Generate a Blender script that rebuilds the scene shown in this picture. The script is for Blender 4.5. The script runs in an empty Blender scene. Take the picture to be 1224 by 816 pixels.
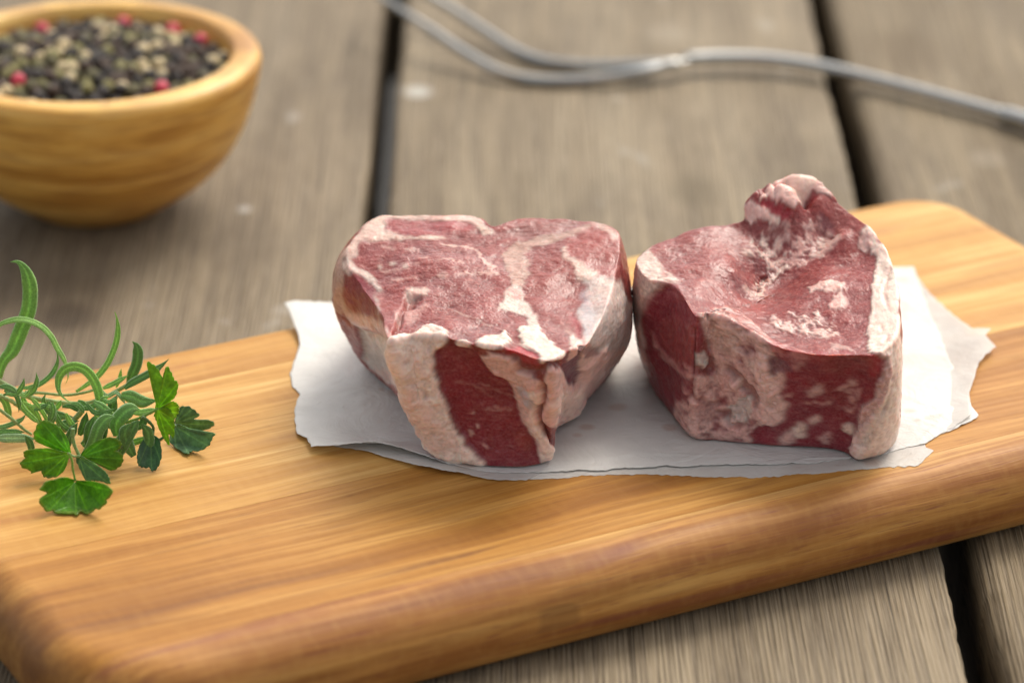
import bpy, bmesh, math, random
import numpy as np
from mathutils import Vector, Matrix
random.seed(7); RNG = np.random.default_rng(11)
sc = bpy.context.scene
COL = sc.collection

# ------------------------------------------------------------------ camera
PITCH = math.radians(24.1); DIST = 1.0; FPX = 4250.0      # metres; the board top is z = 0
CAM = np.array([0, -DIST * math.cos(PITCH), DIST * math.sin(PITCH)])
FW = np.array([0, math.cos(PITCH), -math.sin(PITCH)]); UP = np.array([0, math.sin(PITCH), math.cos(PITCH)]); RT = np.array([1.0, 0, 0])
cd = bpy.data.cameras.new('camera'); cam = bpy.data.objects.new('camera', cd); COL.objects.link(cam)
cam.location = CAM; cam.rotation_euler = (math.pi / 2 - PITCH, 0, 0)
cd.sensor_width = 36; cd.lens = 36 * FPX / 1224
cd.clip_start = 0.05; cd.clip_end = 50
cd.dof.use_dof = True; cd.dof.focus_distance = 0.928; cd.dof.aperture_fstop = 9.0; cd.dof.aperture_blades = 0
sc.camera = cam
# ------------------------------------------------------------------ world, sun, exposure
SUN_EL, SUN_AZ = math.radians(50), math.radians(33)        # azimuth clockwise from +Y
w = bpy.data.worlds.new('World'); sc.world = w; w.use_nodes = True
nt = w.node_tree; bg = nt.nodes['Background']
sky = nt.nodes.new('ShaderNodeTexSky'); sky.sky_type = 'NISHITA'; sky.sun_disc = False
sky.sun_elevation = SUN_EL; sky.sun_rotation = SUN_AZ; sky.air_density = 1.0; sky.dust_density = 4.0; sky.ozone_density = 1.0
hs = nt.nodes.new('ShaderNodeHueSaturation'); hs.inputs['Saturation'].default_value = 0.35
nt.links.new(sky.outputs[0], hs.inputs['Color']); wb = nt.nodes.new('ShaderNodeMix'); wb.data_type = 'RGBA'; wb.blend_type = 'MULTIPLY'; wb.inputs[0].default_value = 1.0; wb.inputs[7].default_value = (1.0, 0.97, 0.90, 1)   # camera white balance
nt.links.new(hs.outputs[0], wb.inputs[6]); nt.links.new(wb.outputs[2], bg.inputs['Color'])
bg.inputs['Strength'].default_value = 0.15
sl = bpy.data.lights.new('sun', 'SUN'); so = bpy.data.objects.new('sun', sl); COL.objects.link(so)
sl.energy = 0.95; sl.angle = math.radians(24); sl.color = (1.0, 0.94, 0.84)
sd = Vector((math.sin(SUN_AZ) * math.cos(SUN_EL), math.cos(SUN_AZ) * math.cos(SUN_EL), math.sin(SUN_EL)))
so.rotation_euler = sd.to_track_quat('Z', 'Y').to_euler(); so.location = sd * 2
sc.view_settings.view_transform = 'Standard'; sc.view_settings.look = 'None'
sc.view_settings.exposure = 0.86; sc.view_settings.gamma = 1.0
sc.render.engine = 'CYCLES'; sc.cycles.use_denoising = True
sc.cycles.max_bounces = 8; sc.cycles.transparent_max_bounces = 8

# ------------------------------------------------------------------ helpers
def at(x, y, h=0.0):
    """point at photograph position (x, y), h centimetres above the board top; metres"""
    d = FW * FPX + RT * (x - 612) + UP * (408 - y)
    return CAM + (h / 100 - CAM[2]) / d[2] * d
def to_px(p):
    q = np.asarray(p) - CAM; z = q @ FW
    return np.stack([612 + FPX * (q @ RT) / z, 408 - FPX * (q @ UP) / z], -1)
CROPS = {'A': (380, 230, 2.3325), 'B': (730, 190, 2.1475), '1': (390, 245, 4.8), '2': (570, 245, 4.8), '3': (390, 390, 4.533),
         '4': (570, 390, 4.533), '5': (745, 200, 4.533), '6': (905, 200, 4.533), '7': (745, 375, 4.533), '8': (905, 375, 4.533),
         'h1': (0, 300, 6.8), 'h2': (0, 400, 6.8), 'h3': (0, 500, 6.8), 'h4': (120, 360, 6.8), 'h5': (120, 460, 6.8), 'p': (0, 0, 1)}
def cp(c, pts):
    x0, y0, s = CROPS[c]; return [(x0 + p[0] / s, y0 + p[1] / s) + tuple(p[2:]) for p in pts]
def catmull(P, n, closed=False):
    P = np.asarray(P, float); N = len(P)
    t = np.linspace(0, N if closed else N - 1, n, endpoint=not closed)
    i = np.floor(t).astype(int); 
    if not closed: i = np.minimum(i, N - 2)
    f = (t - i)[:, None]
    g = (lambda k: P[(i + k) % N]) if closed else (lambda k: P[np.clip(i + k, 0, N - 1)])
    a, b, c, d = g(-1), g(0), g(1), g(2)
    return 0.5 * (2 * b + (c - a) * f + (2 * a - 5 * b + 4 * c - d) * f ** 2 + (3 * b - a - 3 * c + d) * f ** 3)
def hash3(i, j, k, seed):
    h = (i * 374761393 + j * 668265263 + k * 2147483647 + seed * 1274126177).astype(np.int64) & 0xffffffff
    h = ((h ^ (h >> 13)) * 1274126177) & 0xffffffff
    h = ((h ^ (h >> 16)) * 2246822519) & 0xffffffff
    return ((h ^ (h >> 15)) & 0xffff) / 32767.5 - 1
def vnoise(p, seed=0):
    p = np.asarray(p, float); sh = p.shape[:-1]; p = p.reshape(-1, 3)
    i = np.floor(p).astype(np.int64); f = p - i; f = f * f * f * (f * (f * 6 - 15) + 10)
    r = 0
    for dx in (0, 1):
        for dy in (0, 1):
            for dz in (0, 1):
                wgt = (f[:, 0] if dx else 1 - f[:, 0]) * (f[:, 1] if dy else 1 - f[:, 1]) * (f[:, 2] if dz else 1 - f[:, 2])
                r = r + wgt * hash3(i[:, 0] + dx, i[:, 1] + dy, i[:, 2] + dz, seed)
    return r.reshape(sh)
def fbm(p, freq, oct=3, seed=0):
    r = 0; a = 1.0
    for o in range(oct):
        r = r + a * vnoise(p * freq * 2 ** o + 17.3 * o, seed + o); a *= 0.5
    return r
def sstep(a, b, x):
    t = np.clip((x - a) / (b - a), 0, 1); return t * t * (3 - 2 * t)
def link(name, me, mat=None, parent=None):
    o = bpy.data.objects.new(name, me); COL.objects.link(o)
    if mat is not None and not me.materials: me.materials.append(mat)
    if parent is not None: o.parent = parent
    return o
def mesh_np(name, V, F, smooth=True):
    me = bpy.data.meshes.new(name); V = np.asarray(V, np.float32)
    if isinstance(F, np.ndarray):
        k = F.shape[1]; me.vertices.add(len(V)); me.vertices.foreach_set('co', V.ravel())
        me.loops.add(F.size); me.loops.foreach_set('vertex_index', F.ravel().astype(np.int32))
        me.polygons.add(len(F)); me.polygons.foreach_set('loop_start', np.arange(0, F.size, k, dtype=np.int32))
        me.update(calc_edges=True); me.validate()
    else:
        me.from_pydata([tuple(v) for v in V], [], F); me.update()
    if smooth: me.shade_smooth()
    return me
def empty(name, loc, label, cat, group=None, rz=0.0):
    o = bpy.data.objects.new(name, None); COL.objects.link(o); o.location = loc; o.rotation_euler = (0, 0, rz)
    o.empty_display_size = 0.01
    return tag(o, label, cat, group)
def tag(o, label=None, cat=None, group=None, kind=None):
    if label: o['label'] = label
    if cat: o['category'] = cat
    if group: o['group'] = group
    if kind: o['kind'] = kind
    return o
def set_col(me, C, name='Col'):
    a = me.color_attributes.new(name, 'FLOAT_COLOR', 'POINT')
    C4 = np.ones((len(me.vertices), 4), np.float32); C4[:, :3] = C; a.data.foreach_set('color', C4.ravel())
def set_f(me, v, name):
    a = me.attributes.new(name, 'FLOAT', 'POINT'); a.data.foreach_set('value', np.asarray(v, np.float32))

class NT:
    """small node-tree writer"""
    def __init__(s, name):
        s.m = bpy.data.materials.new(name); s.m.use_nodes = True; s.t = s.m.node_tree
        s.b = s.t.nodes['Principled BSDF']; s.out = s.t.nodes['Material Output']
    def n(s, typ, **kw):
        nd = s.t.nodes.new('ShaderNode' + typ)
        for k, v in kw.items():
            if hasattr(nd, k) and k not in nd.inputs: setattr(nd, k, v)
            else: s.i(nd, k, v)
        return nd
    def i(s, nd, k, v):
        sock = nd.inputs[k]
        if isinstance(v, bpy.types.NodeSocket): s.t.links.new(v, sock)
        elif isinstance(v, bpy.types.Node): s.t.links.new(v.outputs[0], sock)
        else: sock.default_value = v
    def mapped(s, scale, rot=(0, 0, 0), loc=(0, 0, 0), src=None):
        m = s.n('Mapping'); s.i(m, 'Vector', src if src is not None else s.n('TexCoord').outputs['Object'])
        m.inputs['Scale'].default_value = scale; m.inputs['Rotation'].default_value = rot; m.inputs['Location'].default_value = loc
        return m
    def noise(s, vec, scale=1.0, detail=3, rough=0.5, dist=0.0):
        n = s.n('TexNoise'); s.i(n, 'Vector', vec); s.i(n, 'Scale', scale); s.i(n, 'Detail', detail); s.i(n, 'Roughness', rough); s.i(n, 'Distortion', dist)
        return n.outputs['Fac']
    def ramp(s, fac, stops):
        r = s.n('ValToRGB'); s.i(r, 'Fac', fac); e = r.color_ramp.elements
        while len(e) < len(stops): e.new(0.5)
        for el, (p, c) in zip(e, stops): el.position = p; el.color = (*c, 1) if len(c) == 3 else c
        return r.outputs['Color']
    def mix(s, fac, a, b, mode='MIX'):
        m = s.n('Mix', data_type='RGBA', blend_type=mode)
        for k, v in ((0, fac), (6, a), (7, b)):
            sock = m.inputs[k]
            if isinstance(v, bpy.types.NodeSocket): s.t.links.new(v, sock)
            else: sock.default_value = (*v, 1) if isinstance(v, tuple) and len(v) == 3 else v
        return m.outputs[2]
    def math(s, op, a, b=0.0, c=None):
        m = s.n('Math', operation=op); s.i(m, 0, a); s.i(m, 1, b)
        if c is not None: s.i(m, 2, c)
        return m.outputs[0]
    def rng(s, v, a, b, c, d):
        m = s.n('MapRange'); s.i(m, 0, v); s.i(m, 1, a); s.i(m, 2, b); s.i(m, 3, c); s.i(m, 4, d); return m.outputs[0]
    def bump(s, h, strength, dist, prev=None):
        b = s.n('Bump'); s.i(b, 'Height', h); s.i(b, 'Strength', strength); s.i(b, 'Distance', dist)
        if prev is not None: s.i(b, 'Normal', prev)
        return b.outputs[0]
    def set(s, **kw):
        for k, v in kw.items(): s.i(s.b, k.replace('_', ' '), v)
        return s

# ------------------------------------------------------------------ materials
def table_wood(name, seed, tint=(1, 1, 1), spots=()):
    m = NT(name); tc = m.n('TexCoord').outputs['Object']
    wob = m.noise(m.mapped((6, 3, 6), loc=(seed, 0, 0)), 1, 2)
    sep = m.n('SeparateXYZ'); m.i(sep, 0, tc)
    x2 = m.math('MULTIPLY_ADD', wob, 0.012, sep.outputs[0])
    cmb = m.n('CombineXYZ'); m.i(cmb, 0, x2); m.i(cmb, 1, sep.outputs[1]); m.i(cmb, 2, sep.outputs[2])
    v = cmb.outputs[0]
    ridges = m.noise(m.mapped((1050, 14, 700), loc=(seed * 3, seed, 0), src=v), 1, 2, 0.45)
    fine = m.noise(m.mapped((2200, 60, 1500), loc=(seed * 3, seed, 0), src=v), 1, 3, 0.6)
    broad = m.noise(m.mapped((45, 4, 45), loc=(seed * 5, seed, 0), src=v), 1, 4, 0.6)
    blot = m.noise(m.mapped((22, 9, 22), loc=(seed * 7, seed, 3), src=v), 1, 4, 0.6, 0.4)
    base = m.ramp(broad, [(0.28, (0.132, 0.098, 0.060)), (0.5, (0.222, 0.171, 0.108)), (0.75, (0.305, 0.244, 0.160))])
    wv = m.n('TexWave', wave_type='BANDS', bands_direction='X', wave_profile='SIN'); m.i(wv, 'Vector', m.mapped((1, 0.03, 1), src=v)); m.i(wv, 'Scale', 235.0); m.i(wv, 'Distortion', 6.0); m.i(wv, 'Detail', 3.0); m.i(wv, 'Detail Scale', 0.6)
    ridges = m.math('MULTIPLY_ADD', wv.outputs['Fac'], 0.16, m.math('MULTIPLY_ADD', ridges, 0.9, -0.03))
    c = m.mix(m.rng(ridges, 0.36, 0.6, 0.72, 0.0), base, (0.075, 0.055, 0.036))
    c = m.mix(m.rng(fine, 0.4, 0.7, 0.0, 0.30), c, (0.42, 0.35, 0.26))
    c = m.mix(m.rng(blot, 0.52, 0.75, 0.0, 0.55), c, (0.10, 0.075, 0.052))
    pale = m.noise(m.mapped((60, 35, 60), loc=(seed, 5, 9), src=v), 1, 2, 0.5)
    c = m.mix(m.rng(pale, 0.70, 0.80, 0, 0.45), c, (0.42, 0.40, 0.36))
    for (sx, sy), (rx, ry), scol, sa in spots:
        p_ = at(sx, sy, -2.4); q_ = m.n('Mapping'); m.i(q_, 'Vector', tc); q_.inputs['Location'].default_value = (-p_[0] / rx, -p_[1] / ry, 0); q_.inputs['Scale'].default_value = (1 / rx, 1 / ry, 0)
        ln = m.n('VectorMath', operation='LENGTH'); m.i(ln, 0, q_); dd = m.math('MULTIPLY_ADD', blot, 1.3, ln.outputs['Value'])
        c = m.mix(m.rng(dd, 1.1, 1.75, sa, 0.0), c, scol)
    crk = m.noise(m.mapped((520, 7, 100), loc=(seed * 2, seed, 1), src=v), 1, 3, 0.5, 0.3)
    c = m.mix(m.rng(crk, 0.69, 0.72, 0, 0.7), c, (0.035, 0.026, 0.018))
    c = m.mix(1.0, c, tint, 'MULTIPLY')
    h = m.math('MULTIPLY_ADD', fine, 0.35, ridges)
    nb = m.bump(h, 0.9, 0.0007)
    return m.set(Base_Color=c, Roughness=m.rng(broad, 0.3, 0.7, 0.7, 0.6), Normal=nb, Specular_IOR_Level=0.18).m

def board_wood(name, lo, mid, hi, streak, seed, rough=0.50):
    m = NT(name); tc = m.n('TexCoord').outputs['Object']
    sep = m.n('SeparateXYZ'); m.i(sep, 0, tc)
    wob = m.noise(m.mapped((9, 14, 14), loc=(seed, 0, 0)), 1, 2)
    y2 = m.math('MULTIPLY_ADD', wob, 0.010, sep.outputs[1])
    cmb = m.n('CombineXYZ'); m.i(cmb, 0, sep.outputs[0]); m.i(cmb, 1, y2); m.i(cmb, 2, sep.outputs[2]); v = cmb.outputs[0]
    g1 = m.noise(m.mapped((6, 85, 85), loc=(seed, seed * 2, 0), src=v), 1, 4, 0.55)
    g2 = m.noise(m.mapped((16, 520, 420), loc=(seed, seed * 2, 0), src=v), 1, 3, 0.6)
    por = m.noise(m.mapped((90, 2400, 2000), loc=(seed, 0, 0), src=v), 1, 2, 0.5)
    fig = m.noise(m.mapped((7, 75, 75), loc=(seed * 3, 1, 0), src=v), 1, 3, 0.5, 0.6)
    c = m.ramp(g1, [(0.33, lo), (0.5, mid), (0.66, hi)])
    c = m.mix(m.rng(g2, 0.40, 0.66, 0.0, 0.60), c, lo)
    c = m.mix(m.rng(fig, 0.60, 0.68, 0.0, 0.75), c, streak)
    c = m.mix(m.rng(por, 0.58, 0.70, 0.0, 0.55), c, streak)
    ray = m.noise(m.mapped((420, 110, 300), loc=(seed, 4, 0), src=v), 1, 2, 0.5)
    c = m.mix(m.rng(ray, 0.45, 0.75, 0.0, 0.10), c, hi)
    end = m.math('MULTIPLY', m.rng(m.math('MULTIPLY_ADD', wob, 0.02, sep.outputs[0]), -0.174, -0.163, 0.70, 0.0), m.rng(g1, 0.25, 0.6, 1.0, 0.75))
    c = m.mix(end, c, (0.085, 0.034, 0.014))
    scr = m.noise(m.mapped((26, 1400, 10), rot=(0, 0, 0.5), loc=(seed, 0, 0)), 1, 0)
    c = m.mix(m.rng(scr, 0.79, 0.82, 0.0, 0.35), c, (0.13, 0.06, 0.025))
    nb = m.bump(m.math('MULTIPLY_ADD', por, -0.8, g2), 0.28, 0.0004)
    return m.set(Base_Color=c, Roughness=m.rng(g2, 0.3, 0.7, rough - 0.05, rough + 0.1), Normal=nb, Specular_IOR_Level=0.22).m

def meat_material():
    m = NT('raw_meat')
    a = m.n('Attribute', attribute_name='Col'); fat = m.n('Attribute', attribute_name='fat').outputs['Fac']
    o = m.n('TexCoord').outputs['Object']
    n1 = m.noise(o, 1500, 3, 0.6); n2 = m.noise(o, 420, 3, 0.6); n3 = m.noise(o, 2600, 2, 0.6)
    c = m.mix(m.rng(n1, 0.4, 0.75, 0.0, 0.16), a.outputs['Color'], m.mix(0.55, a.outputs['Color'], (0.95, 0.6, 0.55), 'MIX'))
    c = m.mix(m.rng(n2, 0.3, 0.6, 0.16, 0.0), c, m.mix(1.0, c, (0.6, 0.42, 0.42), 'MULTIPLY'))
    hb = m.math('MULTIPLY_ADD', n2, 0.9, n1)
    nb = m.bump(hb, m.rng(fat, 0, 1, 0.45, 0.10), 0.0002)
    r = m.math('ADD', m.rng(fat, 0, 1, 0.34, 0.38), m.rng(n2, 0.3, 0.7, -0.07, 0.1))
    m.set(Base_Color=c, Roughness=r, Normal=nb, Specular_IOR_Level=0.22, Subsurface_Weight=0.7, Subsurface_Scale=0.0016,
          Coat_Weight=m.math('MULTIPLY', m.rng(m.noise(o, 110, 2, 0.5), 0.42, 0.62, 0.08, 0.42), m.rng(fat, 0, 1, 1.0, 0.9)), Coat_Roughness=0.11, Coat_Normal=m.bump(m.math('MULTIPLY_ADD', n1, 0.45, n2), 0.7, 0.0006))
    m.b.inputs['Subsurface Radius'].default_value = (1.0, 0.35, 0.25)
    return m.m

def steel_material():
    m = NT('brushed_steel'); n = m.noise(m.mapped((900, 900, 900)), 1, 2)
    return m.set(Base_Color=(0.36, 0.36, 0.35, 1), Metallic=1.0, Roughness=m.rng(n, 0.3, 0.7, 0.09, 0.15)).m

def bowl_material():
    m = NT('turned_olive_wood'); o = m.n('TexCoord').outputs['Object']
    wob = m.noise(m.mapped((14, 14, 20)), 1, 2)
    g = m.noise(m.mapped((16, 22, 190), rot=(0.25, 0.12, 0)), 1, 4, 0.55, 0.5)
    g2 = m.noise(m.mapped((60, 60, 620), rot=(0.25, 0.12, 0)), 1, 3, 0.55, 0.3)
    c = m.ramp(g, [(0.34, (0.40, 0.185, 0.028)), (0.5, (0.64, 0.355, 0.075)), (0.68, (0.74, 0.47, 0.14))])
    c = m.mix(m.rng(g2, 0.42, 0.66, 0, 0.5), c, (0.27, 0.11, 0.025))
    c = m.mix(m.rng(wob, 0.62, 0.72, 0, 0.3), c, (0.22, 0.085, 0.02))
    return m.set(Base_Color=c, Roughness=0.42, Normal=m.bump(g2, 0.15, 0.0004), Specular_IOR_Level=0.4).m

def simple(name, col, rough=0.6, nscale=600, amount=0.35, bump=0.3, sss=0.0, spec=0.4, dark=0.5):
    m = NT(name); n = m.noise(m.n('TexCoord').outputs['Object'], nscale, 3, 0.6)
    c = m.mix(m.rng(n, 0.3, 0.7, amount, 0.0), (*col, 1), (*[k * dark for k in col], 1))
    m.set(Base_Color=c, Roughness=rough, Normal=m.bump(n, bump, 0.0005), Specular_IOR_Level=spec)
    if sss: m.set(Subsurface_Weight=sss, Subsurface_Scale=0.001)
    return m.m

def leaf_material(name, nscale, bumpd, rough=0.5, trans=0.25, fuzz=0.0):
    m = NT(name); a = m.n('Attribute', attribute_name='Col').outputs['Color']
    o = m.n('TexCoord').outputs['Object']
    n = m.noise(o, nscale, 3, 0.6); n2 = m.noise(o, 260, 3, 0.6)
    c = m.mix(m.rng(n, 0.38, 0.62, 0.7, 0.0), a, m.mix(1.0, a, (0.5, 0.6, 0.45), 'MULTIPLY'))
    c = m.mix(m.rng(n2, 0.5, 0.8, 0.0, 0.5), c, m.mix(1.0, a, (1.6, 1.45, 1.2), 'MULTIPLY'))
    nb = m.bump(n, 0.6, bumpd)
    m.set(Base_Color=c, Roughness=rough, Normal=nb, Specular_IOR_Level=0.45)
    if fuzz: m.set(Sheen_Weight=fuzz, Sheen_Roughness=0.4)
    tr = m.n('BsdfTranslucent'); m.i(tr, 'Color', m.mix(1.0, c, (1.6, 1.7, 0.8), 'MULTIPLY')); m.i(tr, 'Normal', nb)
    mx = m.n('MixShader'); m.i(mx, 0, trans); m.t.links.new(m.b.outputs[0], mx.inputs[1]); m.t.links.new(tr.outputs[0], mx.inputs[2])
    m.t.links.new(mx.outputs[0], m.out.inputs['Surface'])
    return m.m

def paper_material(t0, t1):
    m = NT('greaseproof_paper'); o = m.n('TexCoord').outputs['Object']
    mott = m.noise(o, 700, 4, 0.7); cloud = m.noise(o, 28, 3, 0.6); fib = m.noise(m.mapped((300, 900, 300), rot=(0, 0, 0.35)), 1, 3, 0.6)
    c = m.mix(m.rng(mott, 0.35, 0.7, 0.0, 0.25), (0.70, 0.685, 0.655), (0.78, 0.77, 0.745))
    cr = m.noise(m.mapped((60, 60, 60), loc=(3, 1, 0)), 1, 4, 0.7, 1.2)
    nb = m.bump(m.math('MULTIPLY_ADD', fib, 0.3, cloud), 0.35, 0.0010)
    nb = m.bump(cr, 0.6, 0.0018, nb)
    st = m.noise(o, 75, 2, 0.5)
    c = m.mix(m.rng(st, 0.70, 0.73, 0, 0.30), c, (0.55, 0.40, 0.28))
    for (sx, sy), rad in (((1088, 492), 0.0022), ((1096, 503), 0.0014), ((702, 512), 0.0020), ((690, 522), 0.0015), ((738, 488), 0.0024), ((560, 558), 0.003), ((1040, 553), 0.0025), ((545, 500), 0.0018), ((800, 512), 0.0020), ((470, 470), 0.003)):
        p_ = at(sx, sy); q_ = m.n('Mapping'); m.i(q_, 'Vector', o); q_.inputs['Location'].default_value = (-p_[0] / rad, -p_[1] / rad, 0); q_.inputs['Scale'].default_value = (1 / rad, 1 / rad, 0)
        ln = m.n('VectorMath', operation='LENGTH'); m.i(ln, 0, q_); dd = m.math('MULTIPLY_ADD', st, 2.2, ln.outputs['Value'])
        c = m.mix(m.rng(dd, 1.6, 2.3, 0.45, 0.0), c, (0.52, 0.33, 0.25))
    m.set(Base_Color=c, Roughness=0.5, Normal=nb, Specular_IOR_Level=0.35)
    tr = m.n('BsdfTransparent'); m.i(tr, 'Color', (0.95, 0.93, 0.9, 1))
    mx = m.n('MixShader'); m.i(mx, 0, m.rng(cloud, 0.35, 0.65, t0, t1)); m.t.links.new(m.b.outputs[0], mx.inputs[1]); m.t.links.new(tr.outputs[0], mx.inputs[2])
    m.t.links.new(mx.outputs[0], m.out.inputs['Surface'])
    return m.m

# ------------------------------------------------------------------ ground under the table
me = mesh_np('ground', [(-6, -6, -0.79), (6, -6, -0.79), (6, 6, -0.79), (-6, 6, -0.79)], [(0, 1, 2, 3)], False)
tag(link('ground', me, simple('dark_ground', (0.02, 0.018, 0.016), 0.9, 40)), kind='structure')

# ------------------------------------------------------------------ table of planks
TZ = -0.024
def plank_mesh(x0, x1, seed, rl=0.003, rr=0.003, y0=-0.75, y1=0.95, th=0.046, notch=None):
    ys = np.concatenate([np.linspace(y0, -0.2, 24), np.linspace(-0.196, 0.45, 240), np.linspace(0.455, y1, 24)])
    prof = []
    for a in np.linspace(0, math.pi / 2, 6): prof.append((x0 + rl - rl * math.cos(a), -rl + rl * math.sin(a), -1))
    for a in np.linspace(0, math.pi / 2, 6): prof.append((x1 - rr + rr * math.sin(a), -rr + rr * math.cos(a), 1))
    prof += [(x1, -th, 1), (x0, -th, -1)]
    prof = np.array(prof); n = len(prof)
    V = np.zeros((len(ys), n, 3))
    V[:, :, 0] = prof[None, :, 0]; V[:, :, 1] = ys[:, None]; V[:, :, 2] = prof[None, :, 1]
    for side, c in ((-1, 0), (1, 1)):
        wv = fbm(np.stack([ys * 0 + seed * 3.1 + c * 9, ys, ys * 0], -1), 14, 4, seed) * 0.0009
        wv += fbm(np.stack([ys * 0 + seed * 5.1 + c * 4, ys, ys * 0], -1), 160, 2, seed + 9) * 0.00025
        V[:, :, 0] += np.where(prof[None, :, 2] == side, wv[:, None], 0)
    V[:, :, 2] += TZ
    i, j = np.meshgrid(np.arange(len(ys) - 1), np.arange(n), indexing='ij'); k = (j + 1) % n
    F = np.stack([i * n + j, (i + 1) * n + j, (i + 1) * n + k, i * n + k], -1).reshape(-1, 4)
    return mesh_np('plank', V.reshape(-1, 3), F[:, ::-1])
table = empty('wooden_table', (0, 0, -0.79), 'weathered grey brown wooden table top of wide planks with dark gaps', 'table')
edges = [(-0.530, -0.370), (-0.365, -0.2095), (-0.2035, -0.0486), (-0.0404, 0.1128), (0.1212, 0.2760), (0.2825, 0.438), (0.444, 0.60)]
tints = [(1, 1, 1), (1, 1, 1), (0.90, 0.89, 0.89), (1, 1, 1), (0.92, 0.90, 0.86), (1, 1, 1), (1, 1, 1)]
for i, (a, b) in enumerate(edges):
    sp = {2: [((80, 378), (0.009, 0.012), (0.02, 0.014, 0.01), 0.9), ((70, 365), (0.025, 0.035), (0.10, 0.072, 0.045), 0.6), ((350, 140), (0.003, 0.006), (0.45, 0.42, 0.37), 0.45), ((292, 250), (0.003, 0.004), (0.5, 0.48, 0.44), 0.7)],
          3: [((499, 110), (0.006, 0.007), (0.55, 0.54, 0.50), 0.65), ((915, 30), (0.004, 0.008), (0.4, 0.36, 0.3), 0.35), ((795, 40), (0.010, 0.012), (0.36, 0.31, 0.24), 0.3), ((830, 230), (0.010, 0.016), (0.11, 0.085, 0.05), 0.5)],
          4: [((1090, 60), (0.016, 0.03), (0.12, 0.085, 0.05), 0.6), ((1180, 190), (0.006, 0.008), (0.36, 0.31, 0.25), 0.3)]}.get(i, ())
    m = table_wood('weathered_plank_wood', i * 1.37 + 0.4, tints[i], sp)
    o = link('plank', plank_mesh(a, b, i + 1, 0.0055 if i == 4 else 0.003, 0.003), m, table)
    o.matrix_parent_inverse = Matrix.Translation((0, 0, 0.79))
bm = bmesh.new(); bmesh.ops.create_cube(bm, size=1, matrix=Matrix.Diagonal((1.1, 0.08, 0.06, 1)))
me = bpy.data.meshes.new('cross_beam'); bm.to_mesh(me); bm.free(); bwm = table_wood('beam_wood', 9.1)
for y in (-0.45, 0.62):
    o = link('cross_beam', me, bwm, table); o.location = (0.03, y, TZ - 0.078); o.matrix_parent_inverse = Matrix.Translation((0, 0, 0.79))
legm = bpy.data.meshes.new('table_leg'); bm = bmesh.new()
bmesh.ops.create_cube(bm, size=1, matrix=Matrix.Diagonal((0.08, 0.08, 0.66, 1))); bmesh.ops.bevel(bm, geom=bm.edges[:], offset=0.004, segments=1, affect='EDGES'); bm.to_mesh(legm); bm.free()
for x in (-0.45, 0.5):
    for y in (-0.45, 0.62):
        o = link('table_leg', legm, table_wood('leg_wood', 4.4) if not legm.materials else None, table)
        o.location = (x, y, -0.457); o.matrix_parent_inverse = Matrix.Translation((0, 0, 0.79))

# ------------------------------------------------------------------ cutting board (local x = long side)
board = empty('cutting_board', (0, 0, TZ), 'honey coloured wooden cutting board with rounded edges made of glued staves', 'cutting board', rz=math.radians(28))
X0, X1, Y0, Y1 = -0.1825, 0.175, -0.1302, 0.0455
def board_bm():
    R = {'br': 0.021, 'bl': 0.03, 'fl': 0.034, 'fr': 0.03}; ol = []
    for key, cx, cy, a0 in (('br', X1, Y1, 0), ('bl', X0, Y1, 90), ('fl', X0, Y0, 180), ('fr', X1, Y0, 270)):
        r = R[key]; ccx = cx - r * (1 if cx > 0 else -1); ccy = cy - r * (1 if cy > 0 else -1)
        for a in np.linspace(a0, a0 + 90, 20):
            c, s = math.cos(math.radians(a)), math.sin(math.radians(a)); ol.append((ccx + r * c, ccy + r * s, c, s))
    ol = np.array(ol); T = -TZ
    prof = [(0.010, -T + 0.0002), (0.006, -T + 0.0012), (0.003, -T + 0.0035), (0.0008, -T + 0.007), (0, -T + 0.0105)]
    for a in np.linspace(0.05, math.pi / 2, 13): prof.append((0.0115 * (1 - math.cos(a)), -0.0095 + 0.0095 * math.sin(a)))
    bm = bmesh.new(); rings = []
    for ins, z in prof:
        rings.append([bm.verts.new((p[0] - p[2] * ins, p[1] - p[3] * ins, z + T)) for p in ol])
    n = len(ol)
    for a, b in zip(rings, rings[1:]):
        for k in range(n): bm.faces.new((a[k], a[(k + 1) % n], b[(k + 1) % n], b[k]))
    bm.faces.new(rings[-1]); bm.faces.new(rings[0][::-1])
    for f in bm.faces: f.smooth = True
    return bm
light = ((0.38, 0.175, 0.036), (0.54, 0.290, 0.075), (0.66, 0.41, 0.140))
orange = ((0.25, 0.096, 0.016), (0.405, 0.180, 0.033), (0.54, 0.280, 0.070))
front = ((0.22, 0.076, 0.017), (0.46, 0.215, 0.055), (0.62, 0.36, 0.115))
staves = [(Y0 - 0.01, -0.1152, front, (0.20, 0.06, 0.035), 3.3), (-0.1152, -0.0587, orange, (0.19, 0.072, 0.020), 7.7),
          (-0.0587, -0.0135, light, (0.36, 0.155, 0.04), 12.1), (-0.0135, 0.017, light, (0.33, 0.135, 0.035), 5.2), (0.017, Y1 + 0.01, light, (0.36, 0.15, 0.04), 21.9)]
for a, b, cols, st, seed in staves:
    bm = board_bm()
    for y, nrm in ((a + 0.00006, (0, -1, 0)), (b - 0.00006, (0, 1, 0))):
        r = bmesh.ops.bisect_plane(bm, geom=bm.verts[:] + bm.edges[:] + bm.faces[:], plane_co=(0, y, 0), plane_no=nrm, clear_outer=True)
        ed = [e for e in r['geom_cut'] if isinstance(e, bmesh.types.BMEdge)]
        if ed:
            for f in bmesh.ops.holes_fill(bm, edges=ed, sides=0)['faces']: f.smooth = False
    me = bpy.data.meshes.new('stave'); bm.to_mesh(me); bm.free()
    me.set_sharp_from_angle(angle=math.radians(40))
    link('stave', me, board_wood('board_wood', *cols, st, seed), board)

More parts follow.
